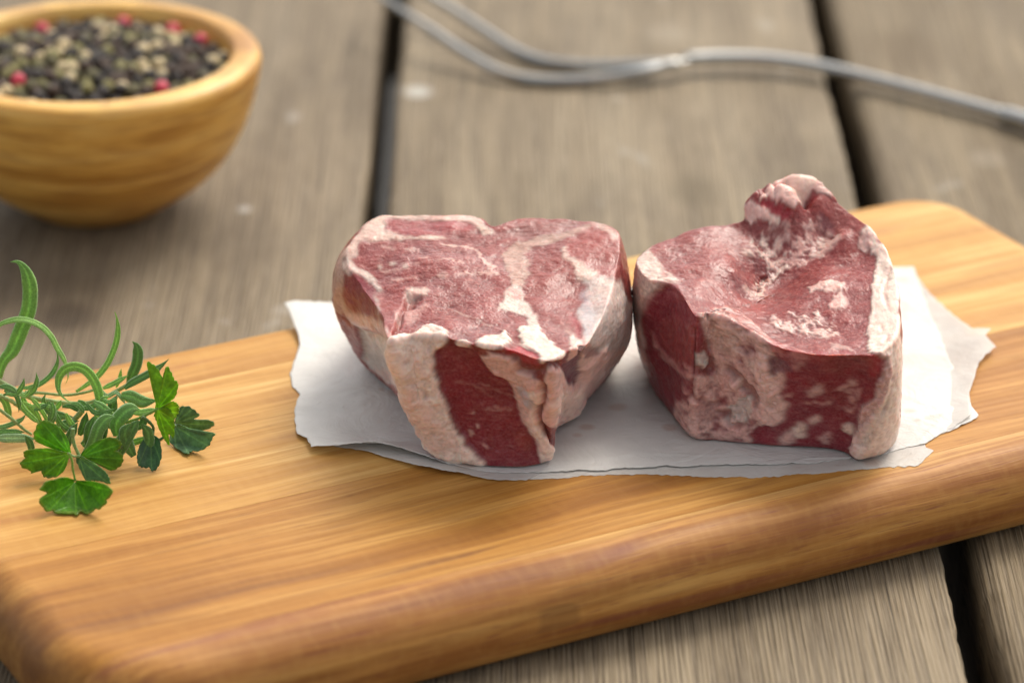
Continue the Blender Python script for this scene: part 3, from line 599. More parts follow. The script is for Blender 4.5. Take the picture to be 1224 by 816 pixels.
L_shapes = [
 ('pink', 'A', [(700, 440), (800, 330), (850, 280), (890, 330), (890, 410), (800, 520), (735, 620), (690, 645), (660, 560)], {'up': 0.02}),
 ('tan', 'A', [(800, 330), (860, 290), (890, 330), (885, 410), (820, 490), (790, 440)], {'a': 0.5, 'up': 0}),
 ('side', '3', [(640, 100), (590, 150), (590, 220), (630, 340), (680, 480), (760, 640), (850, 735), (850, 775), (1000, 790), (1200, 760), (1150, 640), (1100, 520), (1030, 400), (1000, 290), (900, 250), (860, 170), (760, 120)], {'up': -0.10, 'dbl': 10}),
 ('tan', '1', [(120, 250), (95, 300), (100, 380), (95, 470), (110, 560), (130, 600), (90, 645), (30, 590), (28, 500), (45, 380), (90, 270)]),
 ('side', '1', [(115, 415), (200, 420), (250, 445), (290, 520), (300, 620), (250, 620), (140, 575), (100, 500)], {'up': -0.06}),
 ('pink', '1', [(95, 610), (200, 620), (300, 655), (385, 740), (340, 770), (230, 730), (150, 690)], {'up': 0.06}),
 ('grey', '3', [(160, 10), (220, 30), (330, 70), (340, 150), (370, 240), (400, 330), (408, 410), (330, 360), (240, 270), (185, 190), (190, 110)], {'up': -0.14, 'dbl': 10}),
 ('pink', '3', [(250, 250), (330, 260), (390, 340), (408, 405), (330, 360), (240, 280)], {'a': 0.7}),
 ('tan', '3', [(200, 40), (330, 40), (340, 75), (270, 70), (220, 90)], {'up': -0.08}),
 ('fat', '3', [(325, 80), (350, 58), (480, 50), (520, 18), (580, 3), (640, 30), (662, 62), (640, 100), (590, 140), (590, 220), (620, 320), (660, 440), (700, 540), (760, 640), (855, 735), (860, 780), (760, 765), (620, 705), (540, 655), (475, 540), (435, 460), (395, 380), (365, 250), (335, 160)], {'up': 0.15, 'dbl': 9, 'bl': 3, 'lump': 0.15}),
 ('pink', '3', [(430, 290), (480, 320), (600, 480), (720, 640), (700, 680), (560, 640), (480, 520), (420, 400)], {'a': 0.35, 'up': 0}),
 ('seam', '3', [(470, 300), (560, 390), (640, 500), (720, 640)], {'w': 0.06, 'a': 0.35, 'up': -0.05}),
 ('white', '3', [(440, 110), (500, 130), (500, 260), (440, 280), (420, 180)], {'a': 0.5, 'up': 0.02}),
 ('white', '1', [(255, 75), (340, 50), (500, 50), (650, 53), (865, 60), (905, 108), (955, 135), (955, 165), (890, 165), (845, 110), (800, 92), (650, 88), (560, 85), (400, 78), (335, 88), (325, 130), (380, 163), (450, 176), (560, 180), (640, 178), (700, 184), (640, 196), (560, 198), (450, 193), (330, 198), (240, 212), (195, 200), (195, 150)], {'up': 0.05}),
 ('pink', '1', [(640, 50), (870, 58), (905, 108), (955, 135), (955, 150), (880, 110), (800, 88), (650, 75)], {'a': 0.6, 'up': 0}),
 ('red', '1', [(335, 90), (400, 80), (560, 88), (650, 90), (800, 95), (845, 130), (850, 150), (760, 150), (640, 172), (560, 172), (450, 165), (380, 155), (330, 128)], {'a': 0.55, 'up': -0.02}),
 ('white', '1', [(235, 95), (200, 150), (200, 200), (188, 240), (185, 300), (130, 322), (92, 300), (98, 275), (125, 240), (160, 190), (190, 140)], {'up': 0.05}),
 ('fat', '1', [(100, 315), (140, 318), (180, 370), (250, 400), (285, 450), (300, 500), (305, 640), (288, 600), (280, 500), (255, 440), (170, 402), (115, 392), (90, 340)], {'up': 0.04}),
 ('seam', '1', [(390, 735), (430, 640), (470, 560), (500, 535)], {'w': 0.16, 'a': 0.85, 'up': -0.16}),
 ('rose', '1', [(300, 540), (400, 540), (450, 580), (420, 650), (385, 730), (330, 660)], {'a': 0.55, 'up': 0.03}),
 ('pink', '1', [(395, 610), (425, 600), (425, 650), (400, 690), (385, 660)], {'a': 0.7}),
 ('white', '1', [(445, 545), (490, 490), (550, 472), (592, 495), (560, 520), (490, 545)], {'up': 0.07}),
 ('pink', '1', [(440, 660), (470, 590), (510, 590), (560, 560), (600, 570), (530, 640), (470, 690)], {'a': 0.45}),
 ('line', '1', [(690, 228), (760, 230), (840, 255), (890, 300)], {'w': 0.11}),
 ('line', '1', [(900, 310), (930, 330), (955, 358)], {'w': 0.16}),
 ('line', '1', [(870, 385), (920, 385), (960, 400)], {'w': 0.16, 'a': .7}), ('line', '1', [(645, 405), (700, 398)], {'w': 0.16, 'a': 0.55}), ('line', '1', [(765, 388), (825, 384)], {'w': 0.10, 'a': 0.7}),
 ('line', '1', [(385, 442), (440, 432), (505, 412)], {'w': 0.06, 'a': .7}), ('line', '1', [(650, 308), (700, 312), (780, 330)], {'w': 0.06, 'a': .7}), ('line', '1', [(330, 378), (390, 372), (445, 362)], {'w': 0.06, 'a': .6}),
 ('line', '1', [(430, 345), (520, 335), (600, 320), (690, 312)], {'w': 0.04, 'a': .5}), ('line', '1', [(720, 602), (780, 625), (850, 645), (910, 680), (960, 695)], {'w': 0.06, 'a': .6}), ('line', '1', [(320, 235), (360, 240), (385, 260)], {'w': 0.08, 'a': .6}),
 ('line', '1', [(460, 258), (510, 255)], {'w': 0.08, 'a': .6}), ('line', '1', [(550, 298), (600, 290)], {'w': 0.08, 'a': .6}), ('line', '1', [(600, 690), (680, 660), (740, 650)], {'w': 0.03, 'a': .5}),
 ('white', '1', [(292, 350), (308, 350), (310, 365), (294, 366)]), ('white', '1', [(362, 330), (392, 330), (395, 345), (365, 345)]), ('white', '1', [(434, 342), (456, 342), (456, 358), (436, 358)]),
 ('brown', '2', [(100, 195), (200, 135), (260, 85), (480, 92), (640, 102), (520, 150), (330, 182), (230, 205)], {'up': -0.03}),
 ('rose', '2', [(100, 130), (190, 110), (255, 75), (310, 80), (260, 110), (200, 140), (120, 160)], {'a': 0.7, 'up': 0.02}),
 ('rose', '2', [(480, 220), (560, 185), (660, 140), (740, 150), (790, 200), (820, 300), (835, 445), (690, 405), (660, 340), (560, 290)], {'a': 0.85}),
 ('loin', '2', [(330, 225), (480, 235), (540, 330), (600, 430), (610, 520), (580, 600), (570, 680), (520, 740), (440, 760), (370, 680), (320, 560), (280, 470), (290, 400), (300, 300)], {'a': 0.75}),
 ('bone', '2', [(215, 215), (330, 188), (500, 152), (640, 110), (680, 118), (520, 190), (400, 225), (310, 242), (275, 290), (290, 360), (282, 430), (270, 482), (235, 475), (200, 470), (185, 400), (170, 330), (155, 280), (190, 245)], {'up': 0.01}),
 ('fat', '2', [(215, 462), (270, 480), (290, 550), (320, 600), (350, 680), (400, 760), (440, 820), (280, 830), (245, 790), (280, 700), (290, 640), (230, 620), (170, 612), (105, 605), (150, 560), (165, 510)], {'up': 0.03, 'dbl': 4}),
 ('red', '2', [(195, 490), (255, 480), (270, 545), (215, 550), (175, 520)], {'a': 0.6, 'up': -0.02}),
 ('rose', '2', [(180, 640), (280, 630), (285, 700), (250, 770), (190, 760)], {'a': 0.8, 'up': -0.01}),
 ('white', '2', [(480, 238), (520, 245), (545, 300), (620, 328), (690, 380), (680, 425), (640, 445), (600, 435), (560, 380), (530, 320), (495, 280)], {'up': 0.06}),
 ('grey', '2', [(600, 430), (640, 440), (690, 405), (760, 425), (840, 455), (870, 560), (890, 660), (890, 760), (840, 820), (750, 840), (660, 830), (620, 720), (590, 660), (580, 600), (610, 560), (625, 500)], {'up': 0.04}),
 ('fat', '2', [(690, 410), (760, 430), (840, 460), (850, 540), (760, 560), (690, 500)], {'a': 0.45, 'up': 0}),
 ('blue', '2', [(600, 500), (625, 500), (660, 600), (680, 700), (640, 760), (600, 680), (585, 600)], {'a': 0.7, 'up': 0.0}),
 ('white', '2', [(680, 95), (740, 108), (785, 150), (812, 205), (765, 212), (740, 155), (700, 132)], {'a': 0.8}),
 ('red', '2', [(545, 620), (575, 650), (600, 740), (625, 800), (600, 810), (570, 730), (540, 660)], {'a': 0.9, 'up': -0.10}),
 ('fat', '2', [(495, 690), (530, 735), (600, 780), (580, 816), (530, 810), (520, 760)], {'up': 0.04}),
 ('fat', '4', [(0, 72), (60, 50), (150, 28), (185, 80), (150, 120), (60, 135), (5, 125)], {'up': 0.10}), ('fat', '3', [(688, 78), (740, 65), (792, 88), (785, 122), (720, 115)], {'up': 0.08}),
 ('red', '4', [(160, 128), (250, 110), (330, 150), (335, 205), (250, 210), (180, 172)], {'up': -0.03}),
 ('fat', '4', [(225, 0), (330, 0), (380, 60), (440, 110), (475, 150), (440, 182), (340, 202), (330, 150), (270, 110), (230, 60)], {'up': 0.06}),
 ('pink', '4', [(15, 165), (80, 145), (150, 150), (230, 210), (290, 260), (355, 310), (372, 320), (368, 400), (345, 480), (360, 560), (410, 640), (408, 705), (345, 752), (340, 690), (300, 600), (250, 530), (220, 430), (190, 330), (150, 285), (90, 270), (45, 220)], {'up': 0.10, 'dbl': 8}),
 ('fat', '4', [(280, 330), (365, 330), (340, 480), (360, 570), (405, 650), (400, 700), (350, 740), (330, 640), (270, 520), (300, 430)], {'a': 0.8, 'up': 0.02}),
 ('blue', '4', [(215, 305), (280, 318), (322, 380), (312, 440), (262, 405)], {'a': 0.8, 'up': 0.02}),
 ('dark', '4', [(385, 580), (420, 590), (430, 650), (415, 685), (408, 640)], {'a': .7}),
 ('pink', '4', [(368, 230), (440, 215), (470, 280), (520, 318), (560, 320), (575, 220), (640, 145), (705, 95), (712, 160), (650, 300), (585, 380), (565, 450), (535, 505), (450, 535), (410, 560), (365, 510), (355, 440), (372, 350)], {'up': 0.10, 'dbl': 10}),
 ('fat', '4', [(440, 340), (550, 330), (550, 440), (500, 500), (400, 470), (380, 420)], {'a': 0.5, 'up': 0.05, 'dbl': 10}),
 ('plum', '4', [(455, 220), (500, 180), (552, 145), (560, 250), (530, 312), (490, 314)], {'up': -0.10}),
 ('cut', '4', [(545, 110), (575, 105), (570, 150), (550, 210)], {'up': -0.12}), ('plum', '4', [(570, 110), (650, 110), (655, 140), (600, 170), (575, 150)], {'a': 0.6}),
 ('seam', '4', [(372, 320), (365, 400), (345, 480), (362, 560), (400, 620)], {'w': 0.16, 'a': 0.8, 'up': -0.30}),
 ('seam', '4', [(200, 175), (270, 250), (330, 240), (380, 215), (450, 190)], {'w': 0.12, 'a': 0.7, 'up': -0.16}),
 ('seam', '4', [(440, 350), (450, 420), (470, 480)], {'w': 0.06, 'a': 0.5, 'up': -0.08}),
 ('line', '4', [(50, 455), (130, 460), (190, 450)], {'w': 0.05, 'a': 0.35}), ('rose', '4', [(190, 590), (260, 550), (300, 620), (290, 680), (210, 640)], {'a': 0.6}),
 ('white', '3', [(765, 560), (790, 555), (800, 580), (775, 585)], {'a': 0.5}), ('white', '3', [(800, 535), (825, 540), (820, 555)], {'a': 0.5}), ('white', '3', [(780, 480), (800, 465), (805, 490)], {'a': 0.4}), ('line', '3', [(850, 655), (870, 660)], {'w': 0.06, 'a': .6}),
 ('line', '3', [(820, 330), (900, 350), (1000, 400)], {'w': 0.05, 'a': 0.3}), ('line', '3', [(700, 300), (800, 340), (900, 410)], {'w': 0.05, 'a': 0.2}),
]
build_chop('lamb_chop', 'raw lamb chop with flat top, central bone and thick creamy fat strip down its front', 'A', L_merid, L_int, (450, 262, 4.1), L_shapes, (0.212, 0.031, 0.028), 101)

R_merid = [
 ((420, 478, 3.25), (420, 610, 1.6), (420, 739, 0)), ((520, 500, 3.3), (530, 625, 1.6), (530, 744, 0)), ((620, 502, 3.35), (622, 630, 1.6), (602, 756, 0)), ((690, 497, 3.45), (694, 640, 1.7), (645, 777, 0)),
 ((736, 440, 3.6), (744, 600, 1.7), (727, 744, 0)), ((735, 330, 3.85), (744, 490, 1.9), (727, 650, 0)), ((716, 250, 4.1), (722, 390, 2.0), (700, 540, 0)), ((662, 175, 4.4), (660, 305, 2.2), (640, 440, 0)),
 ((592, 117, 4.7), (590, 260, 2.3), (560, 400, 0)), ((535, 57, 5.2), (530, 220, 2.4), (500, 390, 0)), ((470, 44, 5.3), (450, 215, 2.4), (440, 390, 0)), ((395, 74, 5.12), (375, 220, 2.3), (370, 390, 0)),
 ((349, 108, 4.9), (345, 240, 2.3), (340, 398, 0)), ((335, 158, 4.42), (318, 265, 2.2), (305, 402, 0)), ((220, 178, 4.3), (210, 290, 2.1), (220, 420, 0)), ((112, 222, 4.1), (100, 330, 2.1), (130, 470, 0)), ((66, 258, 4.0), (57, 380, 2.1), (92, 530, 0)),
 ((92, 305, 3.9), (76, 445, 2.0), (106, 592, 0)), ((165, 328, 3.9), (140, 500, 1.9), (152, 660, 0)), ((216, 402, 3.8), (202, 560, 1.9), (206, 718, 0)), ((250, 397, 3.75), (268, 560, 1.8), (270, 726, 0)), ((335, 427, 3.5), (345, 590, 1.7), (345, 733, 0))]
R_int = [(200, 250, 4.15), (290, 220, 4.2), (230, 330, 3.95), (345, 352, 3.46), (390, 322, 3.36), (440, 295, 3.48), (490, 272, 3.64), (320, 290, 3.95), (372, 238, 4.02), (400, 215, 4.05), (520, 305, 3.70), (470, 345, 3.46), (480, 108, 4.98), (495, 135, 4.55), (545, 200, 4.1), (430, 172, 4.05), (440, 86, 5.08), (490, 70, 5.22), (400, 160, 4.1), (390, 106, 4.9), (520, 108, 4.9),
         (600, 290, 3.75), (560, 420, 3.4), (480, 380, 3.48), (640, 230, 4.05), (300, 390, 3.6), (600, 200, 4.3), (372, 158, 4.2), (370, 118, 4.75)]
R_shapes = [
 ('side', 'B', [(85, 350), (160, 330), (215, 405), (240, 420), (225, 520), (210, 620), (200, 715), (170, 695), (105, 590), (85, 480)], {'up': -0.04}),
 ('side', 'B', [(250, 420), (420, 495), (520, 515), (620, 515), (690, 515), (700, 600), (640, 740), (600, 750), (420, 735), (260, 725)], {'up': -0.03}),
 ('fat', '5', [(95, 450), (140, 438), (190, 500), (230, 560), (310, 605), (270, 640), (240, 600), (180, 640), (120, 720), (90, 830), (110, 930), (120, 1080), (60, 1000), (48, 830), (42, 700), (60, 520)], {'up': 0.07}),
 ('white', '5', [(130, 700), (180, 640), (240, 598), (275, 608), (200, 660), (150, 720), (110, 800), (95, 790)], {'a': .6, 'up': 0.05}),
 ('seam', '5', [(110, 600), (170, 600), (240, 590)], {'w': 0.06, 'a': 0.35, 'up': -0.06}), ('red', '5', [(190, 510), (230, 550), (250, 600), (220, 590)], {'a': 0.5}),
 ('pink', '7', [(70, 30), (100, 100), (120, 200), (140, 300), (100, 280), (70, 180), (50, 90)], {'up': .03}),
 ('rose', '7', [(190, 30), (370, 20), (380, 160), (380, 300), (330, 290), (260, 230), (200, 140)], {'a': 0.5, 'up': .02}),
 ('pink', '7', [(150, 90), (190, 160), (260, 240), (330, 280), (380, 300), (372, 420), (345, 440), (300, 420), (330, 370), (270, 285), (190, 225), (160, 150)], {'a': 0.55, 'up': 0.07, 'holes': .35}),
 ('seam', '7', [(385, 100), (388, 250), (375, 360), (360, 450)], {'w': 0.14, 'a': .5, 'up': -0.16}),
 ('pink', '7', [(400, 0), (560, 0), (640, 80), (720, 110), (800, 180), (830, 250), (800, 330), (830, 400), (880, 480), (870, 580), (700, 640), (700, 690), (560, 690), (400, 687), (350, 667), (270, 540), (285, 480), (365, 460), (385, 330), (480, 330), (475, 220), (430, 80)], {'up': 0.05, 'dbl': 8, 'a': 0.85, 'lump': 1.5, 'holes': -0.12, 'bl': 5}),
 ('tan', '7', [(480, 60), (640, 90), (640, 200), (560, 240), (490, 180)], {'a': .45, 'up': 0.02, 'lump': 2}),
 ('dark', '7', [(560, 200), (600, 180), (570, 215)], {'a': .7}),
 ('fat', '7', [(640, 230), (720, 240), (816, 330), (830, 420), (790, 470), (720, 330)], {'a': .5, 'up': 0.05, 'lump': 2}),
 ('pink', '8', [(0, 140), (60, 200), (140, 300), (150, 380), (120, 430), (170, 490), (110, 600), (0, 620)], {'up': 0.04, 'lump': 2}),
 ('grey', '7', [(390, 215), (440, 205), (468, 250), (450, 305), (398, 290)], {'up': 0.02}), ('seam', '7', [(400, 295), (450, 308), (475, 260), (465, 160)], {'w': 0.10, 'a': .8, 'up': -0.14}),
 ('brown', '7', [(560, 250), (640, 330), (700, 380), (745, 470), (715, 520), (690, 440), (640, 420), (600, 360), (550, 300)], {'a': 0.8, 'up': -0.14, 'dbl': 6}),
 ('grey', '7', [(540, 590), (570, 500), (640, 460), (690, 440), (695, 540), (650, 600), (590, 612)], {'a': .8, 'up': -0.08, 'lump': 3.5}),
 ('seam', '7', [(530, 560), (570, 530), (560, 590), (600, 610), (670, 590)], {'w': 0.09, 'a': .8, 'up': -0.16}), ('white', '7', [(670, 450), (690, 480), (700, 540), (680, 560), (670, 500)], {'a': .7, 'up': .1}),
 ('seam', '7', [(370, 470), (440, 480), (520, 490)], {'w': 0.10, 'a': .7, 'up': -0.12}), ('pink', '7', [(590, 390), (640, 340), (640, 370), (610, 420)], {'up': .12}),
 ('plum', '7', [(640, 190), (695, 185), (680, 222)], {'up': -0.04}), ('dark', '7', [(795, 235), (830, 225), (830, 330), (800, 315)]), ('side', '7', [(700, 630), (780, 612), (840, 640), (860, 700), (730, 692)]),
 ('brown', '7', [(360, 500), (500, 490), (530, 540), (500, 600), (420, 590)], {'a': .45, 'up': -0.05}),
 ('pink', '8', [(160, 240), (300, 215), (335, 240), (260, 290), (190, 310)], {'a': .55, 'holes': .35}), ('plum', '8', [(60, 240), (140, 250), (180, 310), (130, 320), (80, 310)]),
 ('rose', '8', [(280, 235), (400, 200), (560, 190), (640, 230), (600, 300), (480, 320), (380, 340), (310, 280)], {'a': .30}), ('red', '8', [(600, 215), (680, 220), (665, 300), (630, 370), (600, 320)], {'a': .9}),
 ('pink', '8', [(285, 405), (345, 378), (372, 400), (335, 440), (280, 455)], {'a': .7}), ('pink', '8', [(470, 390), (520, 338), (562, 380), (562, 440), (525, 540), (480, 520), (500, 450), (380, 440)], {'a': .6, 'holes': .3}),
 ('white', '8', [(188, 632), (230, 588), (276, 612), (262, 660), (210, 672)], {'up': .05}), ('pink', '8', [(105, 685), (150, 640), (200, 635), (205, 690), (140, 708)], {'a': .9}), ('pink', '8', [(268, 585), (330, 543), (352, 570), (292, 625)]),
 ('white', '8', [(463, 602), (500, 583), (538, 640), (512, 662), (468, 632)], {'up': .06}), ('pink', '8', [(325, 660), (390, 635), (425, 690), (370, 705)], {'a': .7, 'holes': .3}), ('red', '8', [(575, 440), (630, 430), (620, 480), (580, 500)], {'a': .8}),
 ('pink', '8', [(265, 485), (280, 482), (282, 496), (266, 498)]), ('pink', '8', [(314, 476), (328, 474), (330, 488), (316, 490)]), ('pink', '8', [(352, 478), (372, 476), (372, 494), (354, 496)]), ('pink', '8', [(384, 472), (398, 470), (400, 486), (386, 488)]), ('pink', '8', [(145, 430), (165, 428), (165, 446), (147, 446)]),
 ('fat', 'B', [(640, 195), (665, 212), (672, 240), (682, 250), (674, 340), (657, 440), (655, 497), (702, 503), (714, 545), (707, 600), (662, 665), (612, 740), (610, 780), (640, 785), (740, 745), (752, 600), (755, 420), (750, 320), (728, 240), (694, 195), (660, 170)], {'up': 0.07, 'dbl': 5, 'lump': .7}),
 ('pink', '8', [(620, 215), (710, 215), (730, 300), (700, 420), (640, 560), (560, 700), (530, 800), (490, 790), (505, 720), (545, 620), (555, 540), (570, 490), (630, 470), (650, 380), (680, 290), (690, 235)], {'a': .85, 'up': 0.07, 'lump': 3}),
 ('seam', '8', [(735, 330), (700, 480), (640, 610), (590, 720), (560, 770)], {'w': 0.07, 'a': .45, 'up': -0.08}),
 ('tan', '8', [(550, 760), (700, 690), (740, 720), (640, 790), (560, 795)], {'a': .5, 'up': 0.0}),
 ('seam', '6', [(700, 430), (720, 560), (690, 680), (720, 780)], {'w': 0.05, 'a': .3, 'up': -0.06}), ('seam', '8', [(760, 180), (745, 330), (730, 480), (700, 640)], {'w': 0.04, 'a': .25, 'up': -0.05}), ('seam', '8', [(620, 70), (680, 80), (720, 160)], {'w': 0.05, 'a': .2, 'up': -0.05}),
 ('pink', 'B', [(225, 395), (300, 378), (345, 400), (420, 465), (500, 495), (505, 518), (430, 505), (330, 435), (250, 428)], {'a': .5, 'up': 0.05, 'holes': .3}), ('red', 'B', [(390, 450), (480, 490), (600, 490), (640, 500), (560, 520), (470, 520), (410, 490)], {'a': .5}),
 ('rose', '5', [(140, 450), (280, 360), (440, 335), (660, 285), (740, 300), (690, 400), (640, 480), (560, 540), (420, 650), (380, 700), (330, 640), (250, 560), (190, 490)], {'a': .42}),
 ('pink', 'B', [(345, 235), (365, 190), (420, 163), (500, 163), (520, 148), (555, 185), (590, 180), (592, 210), (560, 242), (520, 262), (480, 282), (440, 292), (400, 332), (380, 347), (345, 332), (385, 300), (398, 272), (355, 252)], {'a': .62, 'holes': .22, 'lump': 0.8, 'bl': 4}),
 ('white', '6', [(450, 310), (470, 320), (430, 400), (350, 480), (300, 500), (320, 430), (400, 370)], {'a': .5, 'up': 0.03, 'holes': .3}),
 ('white', '5', [(650, 470), (690, 400), (760, 330), (800, 320), (790, 400), (760, 480), (740, 540), (690, 500)], {'a': .6, 'holes': .3, 'up': .03, 'lump': 1, 'bl': 4}),
 ('white', '6', [(0, 500), (20, 380), (110, 400), (160, 460), (130, 520), (60, 560)], {'a': .5, 'holes': .35, 'up': .03}),
 ('cut', '5', [(720, 690), (735, 640), (760, 590), (780, 580), (765, 620), (740, 670)], {'up': -.13}), ('line', 'B', [(380, 352), (400, 322), (425, 300), (450, 285)], {'w': .14, 'a': .8, 'up': .05}),
 ('line', 'B', [(345, 330), (360, 345), (375, 352)], {'w': .12, 'a': .6}), ('rose', '5', [(560, 780), (640, 720), (720, 720), (760, 816), (640, 830), (520, 816)], {'a': .6, 'up': .02}),
 ('pink', 'B', [(498, 330), (520, 320), (560, 308), (602, 318), (602, 336), (550, 342), (510, 342)], {'up': .06, 'lump': 2}), ('pink', 'B', [(568, 357), (590, 338), (608, 360), (592, 392), (563, 396)], {'up': .06, 'lump': 2, 'a': .85}), ('pink', 'B', [(513, 390), (530, 388), (532, 402), (516, 402)], {'up': .05}),
 ('pink', 'B', [(435, 420), (470, 400), (520, 403), (570, 420), (587, 450), (562, 466), (520, 456), (490, 447), (450, 442), (395, 412), (425, 403)], {'up': .05, 'lump': 2.2, 'a': .85, 'holes': .12}), ('pink', 'B', [(560, 470), (600, 480), (625, 490), (570, 492)], {'a': .6}),
 ('pink', 'B', [(632, 213), (660, 193), (674, 215), (660, 238), (638, 232)], {'up': .05}),
 ('rose', 'B', [(512, 95), (548, 95), (600, 125), (645, 168), (652, 200), (600, 190), (560, 190), (528, 150)], {'a': .8}), ('plum', 'B', [(525, 135), (560, 165), (590, 190), (560, 192), (535, 165)], {'a': .4}),
 ('pink', 'B', [(398, 78), (440, 48), (490, 36), (545, 50), (570, 92), (540, 92), (517, 82), (500, 112), (470, 128), (440, 108), (410, 118), (382, 102)], {'up': .08, 'dbl': 5}), ('white', 'B', [(440, 60), (490, 42), (535, 58), (505, 90), (480, 100), (450, 85)], {'a': .7}),
 ('red', 'B', [(372, 112), (400, 104), (440, 122), (468, 140), (452, 158), (430, 142), (390, 132)], {'up': -.10}), ('pink', 'B', [(343, 118), (365, 98), (392, 130), (440, 150), (432, 160), (345, 160)], {'up': .06}),
 ('white', 'B', [(385, 155), (440, 153), (440, 163), (390, 165)], {'up': .03}), ('red', 'B', [(508, 110), (520, 84), (532, 92), (520, 110), (505, 125)], {'a': .6, 'up': -.06}),
 ('brown', '6', [(70, 310), (200, 300), (220, 320), (120, 380), (70, 350)], {'a': .5, 'up': -.04}),
]
rc = build_chop('lamb_chop', 'raw lamb chop with curled fatty tail behind and smooth cream fat cap on its right', 'B', R_merid, R_int, (430, 330, 3.4), R_shapes, (0.212, 0.029, 0.028), 303)

# ------------------------------------------------------------------ ribbons and tubes
def frames(P):
    T = np.gradient(P, axis=0); T /= np.linalg.norm(T, axis=1, keepdims=True) + 1e-12; return T
def tube(P, R, n=10, flat=1.0, caps=True):
    T = frames(P); ref = np.array([0.12, 0.2, 1.0]); S = np.cross(T, ref); S /= np.linalg.norm(S, axis=1, keepdims=True) + 1e-12; B = np.cross(S, T)
    a = np.linspace(0, 2 * math.pi, n, endpoint=False); R = np.broadcast_to(np.asarray(R, float), (len(P),))
    V = P[:, None] + R[:, None, None] * (np.cos(a)[None, :, None] * S[:, None] + flat * np.sin(a)[None, :, None] * B[:, None])
    i, j = np.meshgrid(np.arange(len(P) - 1), np.arange(n), indexing='ij'); k = (j + 1) % n
    F = np.stack([i * n + j, i * n + k, (i + 1) * n + k, (i + 1) * n + j], -1).reshape(-1, 4).tolist()
    if caps: F += [list(range(n))[::-1], list(range((len(P) - 1) * n, len(P) * n))]
    return V.reshape(-1, 3), [tuple(f) for f in F]
def px_curve(pts, n, g=None):
    """pts (x, y[, g]) where g is the photograph row of the board point straight below"""
    Q = []
    for p in pts:
        gg = p[2] if len(p) > 2 else g
        base = at(p[0], gg); hcm = max((gg - p[1]) / 38.8, 0.03)
        # same ground depth, raised by h
        q = base.copy(); q[2] = hcm / 100
        for _ in range(3):   # settle the height so the point projects to (x, y)
            e = to_px(q)[1] - p[1]; q[2] += e / 3880.0; q[0] += (p[0] - to_px(q)[0]) / 4250.0
        q[2] = max(q[2], 0.0006); Q.append(q)
    return catmull(Q, n)
ROS = leaf_material('rosemary_leaf', 2600, 0.0005, 0.65, 0.22, 0.6); STEM = leaf_material('herb_stem', 2600, 0.0002, 0.5, 0.15, 0.3)
PAR = leaf_material('parsley_leaf', 900, 0.00035, 0.34, 0.38)
def ribbon(name, pts, wpx, col, parent, g, twist=0.0, n=34, tip=0.08, base=0.5, rib=1.55, mat=None):
    P = px_curve(pts, n, g); T = frames(P); t = np.linspace(0, 1, n)
    vd = CAM - P; vd /= np.linalg.norm(vd, axis=1, keepdims=True)
    S = np.cross(T, vd); S /= np.linalg.norm(S, axis=1, keepdims=True) + 1e-9
    k = np.array([0.25, 0.5, 0.25])
    for _ in range(6): S[1:-1] = k[0] * S[:-2] + k[1] * S[1:-1] + k[2] * S[2:]
    S /= np.linalg.norm(S, axis=1, keepdims=True) + 1e-9
    U = np.cross(S, T); tw = twist * (0.6 + 0.8 * t); S, U = S * np.cos(tw)[:, None] + U * np.sin(tw)[:, None], U * np.cos(tw)[:, None] - S * np.sin(tw)[:, None]
    if (U * vd).sum() < 0: U = -U
    w_ = wpx / 4250.0 * 0.96 * 0.54 * np.minimum(np.minimum(base + (1 - base) * sstep(0, 0.3, t), tip + (1 - tip) * sstep(1.0, 0.62, t)), 1) * np.sqrt(np.clip((1.012 - t) / 0.05, 0.05, 1))
    off = np.array([(-1, -0.10), (-0.72, 0.22), (-0.30, 0.26), (0, 0.06), (0.30, 0.26), (0.72, 0.22), (1, -0.10), (0.75, -0.30), (0.25, -0.16), (0, -0.30), (-0.25, -0.16), (-0.75, -0.30)])
    V = P[:, None] + w_[:, None, None] * (off[None, :, :1] * S[:, None] + 0.45 * off[None, :, 1:] * U[:, None])
    V[..., 2] = np.maximum(V[..., 2], 0.0004)
    m_ = len(off); i, j = np.meshgrid(np.arange(n - 1), np.arange(m_), indexing='ij'); k2 = (j + 1) % m_
    F = np.stack([i * m_ + j, i * m_ + k2, (i + 1) * m_ + k2, (i + 1) * m_ + j], -1).reshape(-1, 4).tolist() + [list(range(m_)), list(range((n - 1) * m_, n * m_))[::-1]]
    root = np.array(parent.location); me = mesh_np(name, V.reshape(-1, 3) - root, [tuple(f) for f in F])
    bm = bmesh.new(); bm.from_mesh(me); bmesh.ops.recalc_face_normals(bm, faces=bm.faces); bm.to_mesh(me); bm.free()
    rw = 1.15 * np.array([1.3, 0.9, 0.85, rib, 0.85, 0.9, 1.3, 1.5, 1.6, 1.9, 1.6, 1.5])
    C = np.array(col)[None, None] * rw[None, :, None] * (1.0 + 0.25 * (1 - t))[:, None, None]
    set_col(me, np.clip(C.reshape(-1, 3), 0, 0.8)); return link(name, me, mat or ROS, parent)
def stem(name, pts, wpx, col, parent, g, n=30, mat=None, taper=0.75):
    P = px_curve(pts, n, g); V, F = tube(P, wpx / 4250 * 0.48 * np.linspace(1, taper, n) * (1 + 0.08 * RNG.normal(0, 1, n)), 9)
    V[:, 2] = np.maximum(V[:, 2], 0.0004)
    me = mesh_np(name, V - np.array(parent.location), F); C = np.array(col)[None] * (1 + 0.12 * RNG.normal(0, 1, (len(V), 1)))
    set_col(me, np.clip(C, 0, 0.8)); return link(name, me, mat or STEM, parent)

